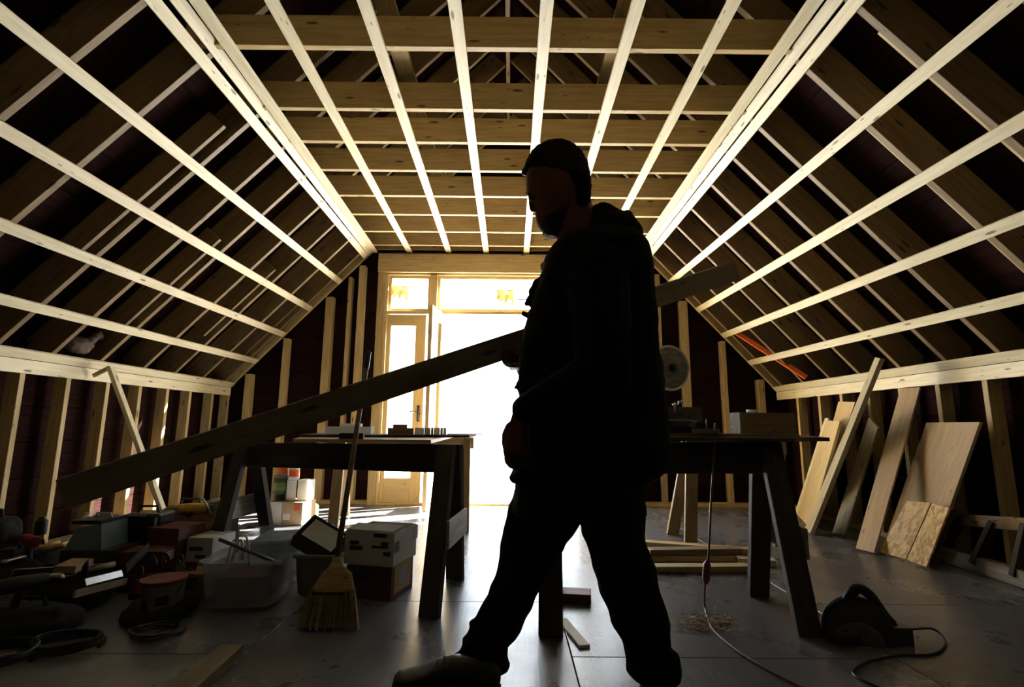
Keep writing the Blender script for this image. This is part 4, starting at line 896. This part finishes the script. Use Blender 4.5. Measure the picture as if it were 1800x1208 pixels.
# shavings
m = MB(); rn = random.Random(5)
for k in range(420):
    u = 1240+rn.gauss(0, 26); v = 1093+rn.gauss(0, 8); q = G(u, v, .004+abs(rn.gauss(0, .004))); a = rn.random()*6.3; s = rn.uniform(.004, .014)
    d1 = V((math.cos(a), math.sin(a), rn.uniform(-.2, .4)))*s; d2 = V((-math.sin(a), math.cos(a), .2))*s*.35
    i = len(m.v); m.v += [tuple(q-d1-d2), tuple(q+d1-d2), tuple(q+d1+d2), tuple(q-d1+d2)]; m.f.append((i, i+1, i+2, i+3))
tag(m.build('sawdust', shav, None, at=G(1240, 1093)), 'scattered brown wood shavings around the hanging cord\'s foot', 'shavings', kind='stuff')
# ---------------- cord from the right table
cd = thing('extension_cord', 'brown extension cord dropping from the right table to the floor', 'cord', G(1242, 1060))
def curve(pts, n=10):
    out = []
    for i in range(len(pts)-1):
        p0, p1, p2, p3 = pts[max(i-1, 0)], pts[i], pts[i+1], pts[min(i+2, len(pts)-1)]
        for k in range(n):
            t = k/n; out.append(.5*((2*p1)+(-p0+p2)*t+(2*p0-5*p1+4*p2-p3)*t*t+(-p0+3*p1-3*p2+p3)*t**3))
    return out+[pts[-1]]
Yk = 2.52
fl_ = [G(1240, 1072, .006), G(1252, 1105, .006), G(1290, 1140, .006), G(1340, 1172, .006), G(1400, 1203, .006), G(1460, 1235, .006)]
m = MB(); m.tube(curve([tp(1252, 2.62, zR3+.01), P(1257, 750, 2.40)+V((0, 0, .01)), P(1256, 790, 2.39), P(1250, 880, 2.44), P(1245, 985, 2.50), P(1240, 1022, 2.53), P(1238, 1050, 2.56)]+fl_), .0048, 8); m.build('cable', cordo, cd, True)
m = MB(); m.tube([P(1245, 985, 2.50), P(1243, 992, 2.50), P(1241, 1018, 2.53), P(1240, 1026, 2.53)], [.008, .017, .018, .009], 10); m.build('plug', redp, cd, True)
# ---------------- circular saw on the floor
cs = thing('circular_saw', 'black circular saw standing on the floor at the lower right', 'saw', G(1525, 1160))
Ys = 2.20; c = P(1512, 1108, Ys); ax = V((.25, 1, 0)).normalized()
c = V((c.x, Ys, .14)); c = P(1512, 1112, Ys); 
m = MB(); m.lathe(c, [(.10, 0), (.125, .004), (.128, .012), (.128, .04), (.115, .05), (.03, .052)], 32, ax); m.build('upper_guard', blk, cs, True, angle=40)
m = MB(); m.lathe(c-ax*.004, [(.118, 0), (.121, .001), (.118, .002)], 40, ax); m.build('blade', dsteel, cs, True, angle=30)
m = MB(); m.lathe(c+ax*.05, [(.06, 0), (.065, .02), (.06, .12), (.04, .15)], 20, ax); m.lathe(c+ax*.05+V((.14, .02, -.0)), [(.045, 0), (.045, .09)], 16, ax); m.build('motor', blk, cs, True, angle=40)
m = MB(); m.tube(curve([c+V((-.03, .03, .10)), c+V((.02, .03, .155)), c+V((.07, .03, .135)), c+V((.12, .03, .06)), c+V((.16, .03, .0)), c+V((.15, .03, -.06))], 6), .020, 10); m.build('handle', blk, cs, True)
m = MB(); q = c+V((0, .05, 0)); m.box(V((c.x+.03, c.y+.02, c.z-.115)), (.30, .14, .006), Matrix.Rotation(-.25, 3, 'Y')); m.box(V((c.x+.17, c.y+.03, c.z-.03)), (.07, .08, .10)); m.build('shoe', dsteel, cs)
m = MB(); m.lathe(c+V((-.01, -.01, -.05)), [(.085, 0), (.09, .004), (.088, .02)], 24, ax); m.build('lower_guard', dsteel, cs, True, angle=40)
o = box('saw_rest', (c.x+.01, c.y+.05, max(.02, (c.z-.14)/2)), (.26, .12, max(.03, c.z-.145)), dkwd, None, .1); tag(o, 'dark timber offcut under the circular saw', 'wood')
m = MB(); q = c+V((.21, .03, .0)); m.tube(curve([q+V((-.04, 0, 0)), q, P(1640, 1106, 2.28), G(1662, 1130, .006), G(1640, 1150, .006), G(1580, 1152, .006), G(1530, 1162, .006), G(1500, 1185, .006), G(1560, 1215, .006)]), .0048, 8); m.build('cable', blk, cs, True)
# ---------------- smaller clutter lying over the heap, mostly dark with lit edges
rn = random.Random(21)
def jar(label, u, v, Y, r, h, mat, lid):
    c = P(u, v, Y); m = MB(); m.lathe(c, [(r*.9, 0), (r, .004), (r, h*.75), (r*.6, h*.85), (r*.62, h), (r*.5, h)], 16); return tag(m.build('bottle', mat, None, True, angle=40), label, 'bottle')
jar('small dark bottle standing behind the red and black drill', 70, 940, 3.05, .03, .10, blk, blk)
jar('pale capped bottle beside the blue grey tool box', 150, 930, 3.05, .022, .09, whitep, blk)
def level(name, label, cat, p, q, w_, t, mat, side=(0, 0, 1)):
    return tag(board(name, p, q, w_, t, side, mat), label, cat)
level('spirit_level', 'long grey bar lying across the black bags at the left', 'tool', P(20, 1012, 2.35), P(190, 1000, 2.62), .05, .022, dsteel)
level('steel_square', 'thin shiny strip lying on the front black bag', 'tool', P(150, 1024, 2.30), P(215, 1008, 2.50), .03, .004, steel, (0, 1, 0))
level('thin_strip', 'thin brown lath poking out of the heap toward the red-rimmed bucket', 'wood', P(130, 1045, 2.25), P(222, 1022, 2.6), .03, .012, frdk)
level('hand_saw', 'flat steel saw blade leaning on the flat pinkish carton', 'tool', P(222, 1000, 2.62), P(262, 962, 2.80), .05, .002, dsteel)
hm_ = thing('hammer', 'hammer with a wooden handle lying on the black bags', 'hammer', P(175, 1000, 2.45))
a, b = P(150, 1004, 2.42), P(200, 992, 2.55); m = MB(); m.tube([a, b], [.011, .013], 8); m.build('handle', frdk, hm_, True)
m = MB(); m.tube([a+V((-.005, 0, -.03)), a+V((0, 0, .02)), a+V((.01, 0, .05))], [.014, .013, .006], 8); m.build('head', dsteel, hm_, True)
cc = []
for k in range(60):
    t = k/59; cc.append(P(235+110*t+10*math.sin(k*.5), 1012-34*math.sin(t*3.1)+7*math.sin(k*.9), 2.62+.1*t))
m = MB(); m.tube(cc, .004, 6); tag(m.build('loose_wire', blk, None, True), 'thin black wire looping over the cartons above the bucket', 'wire')
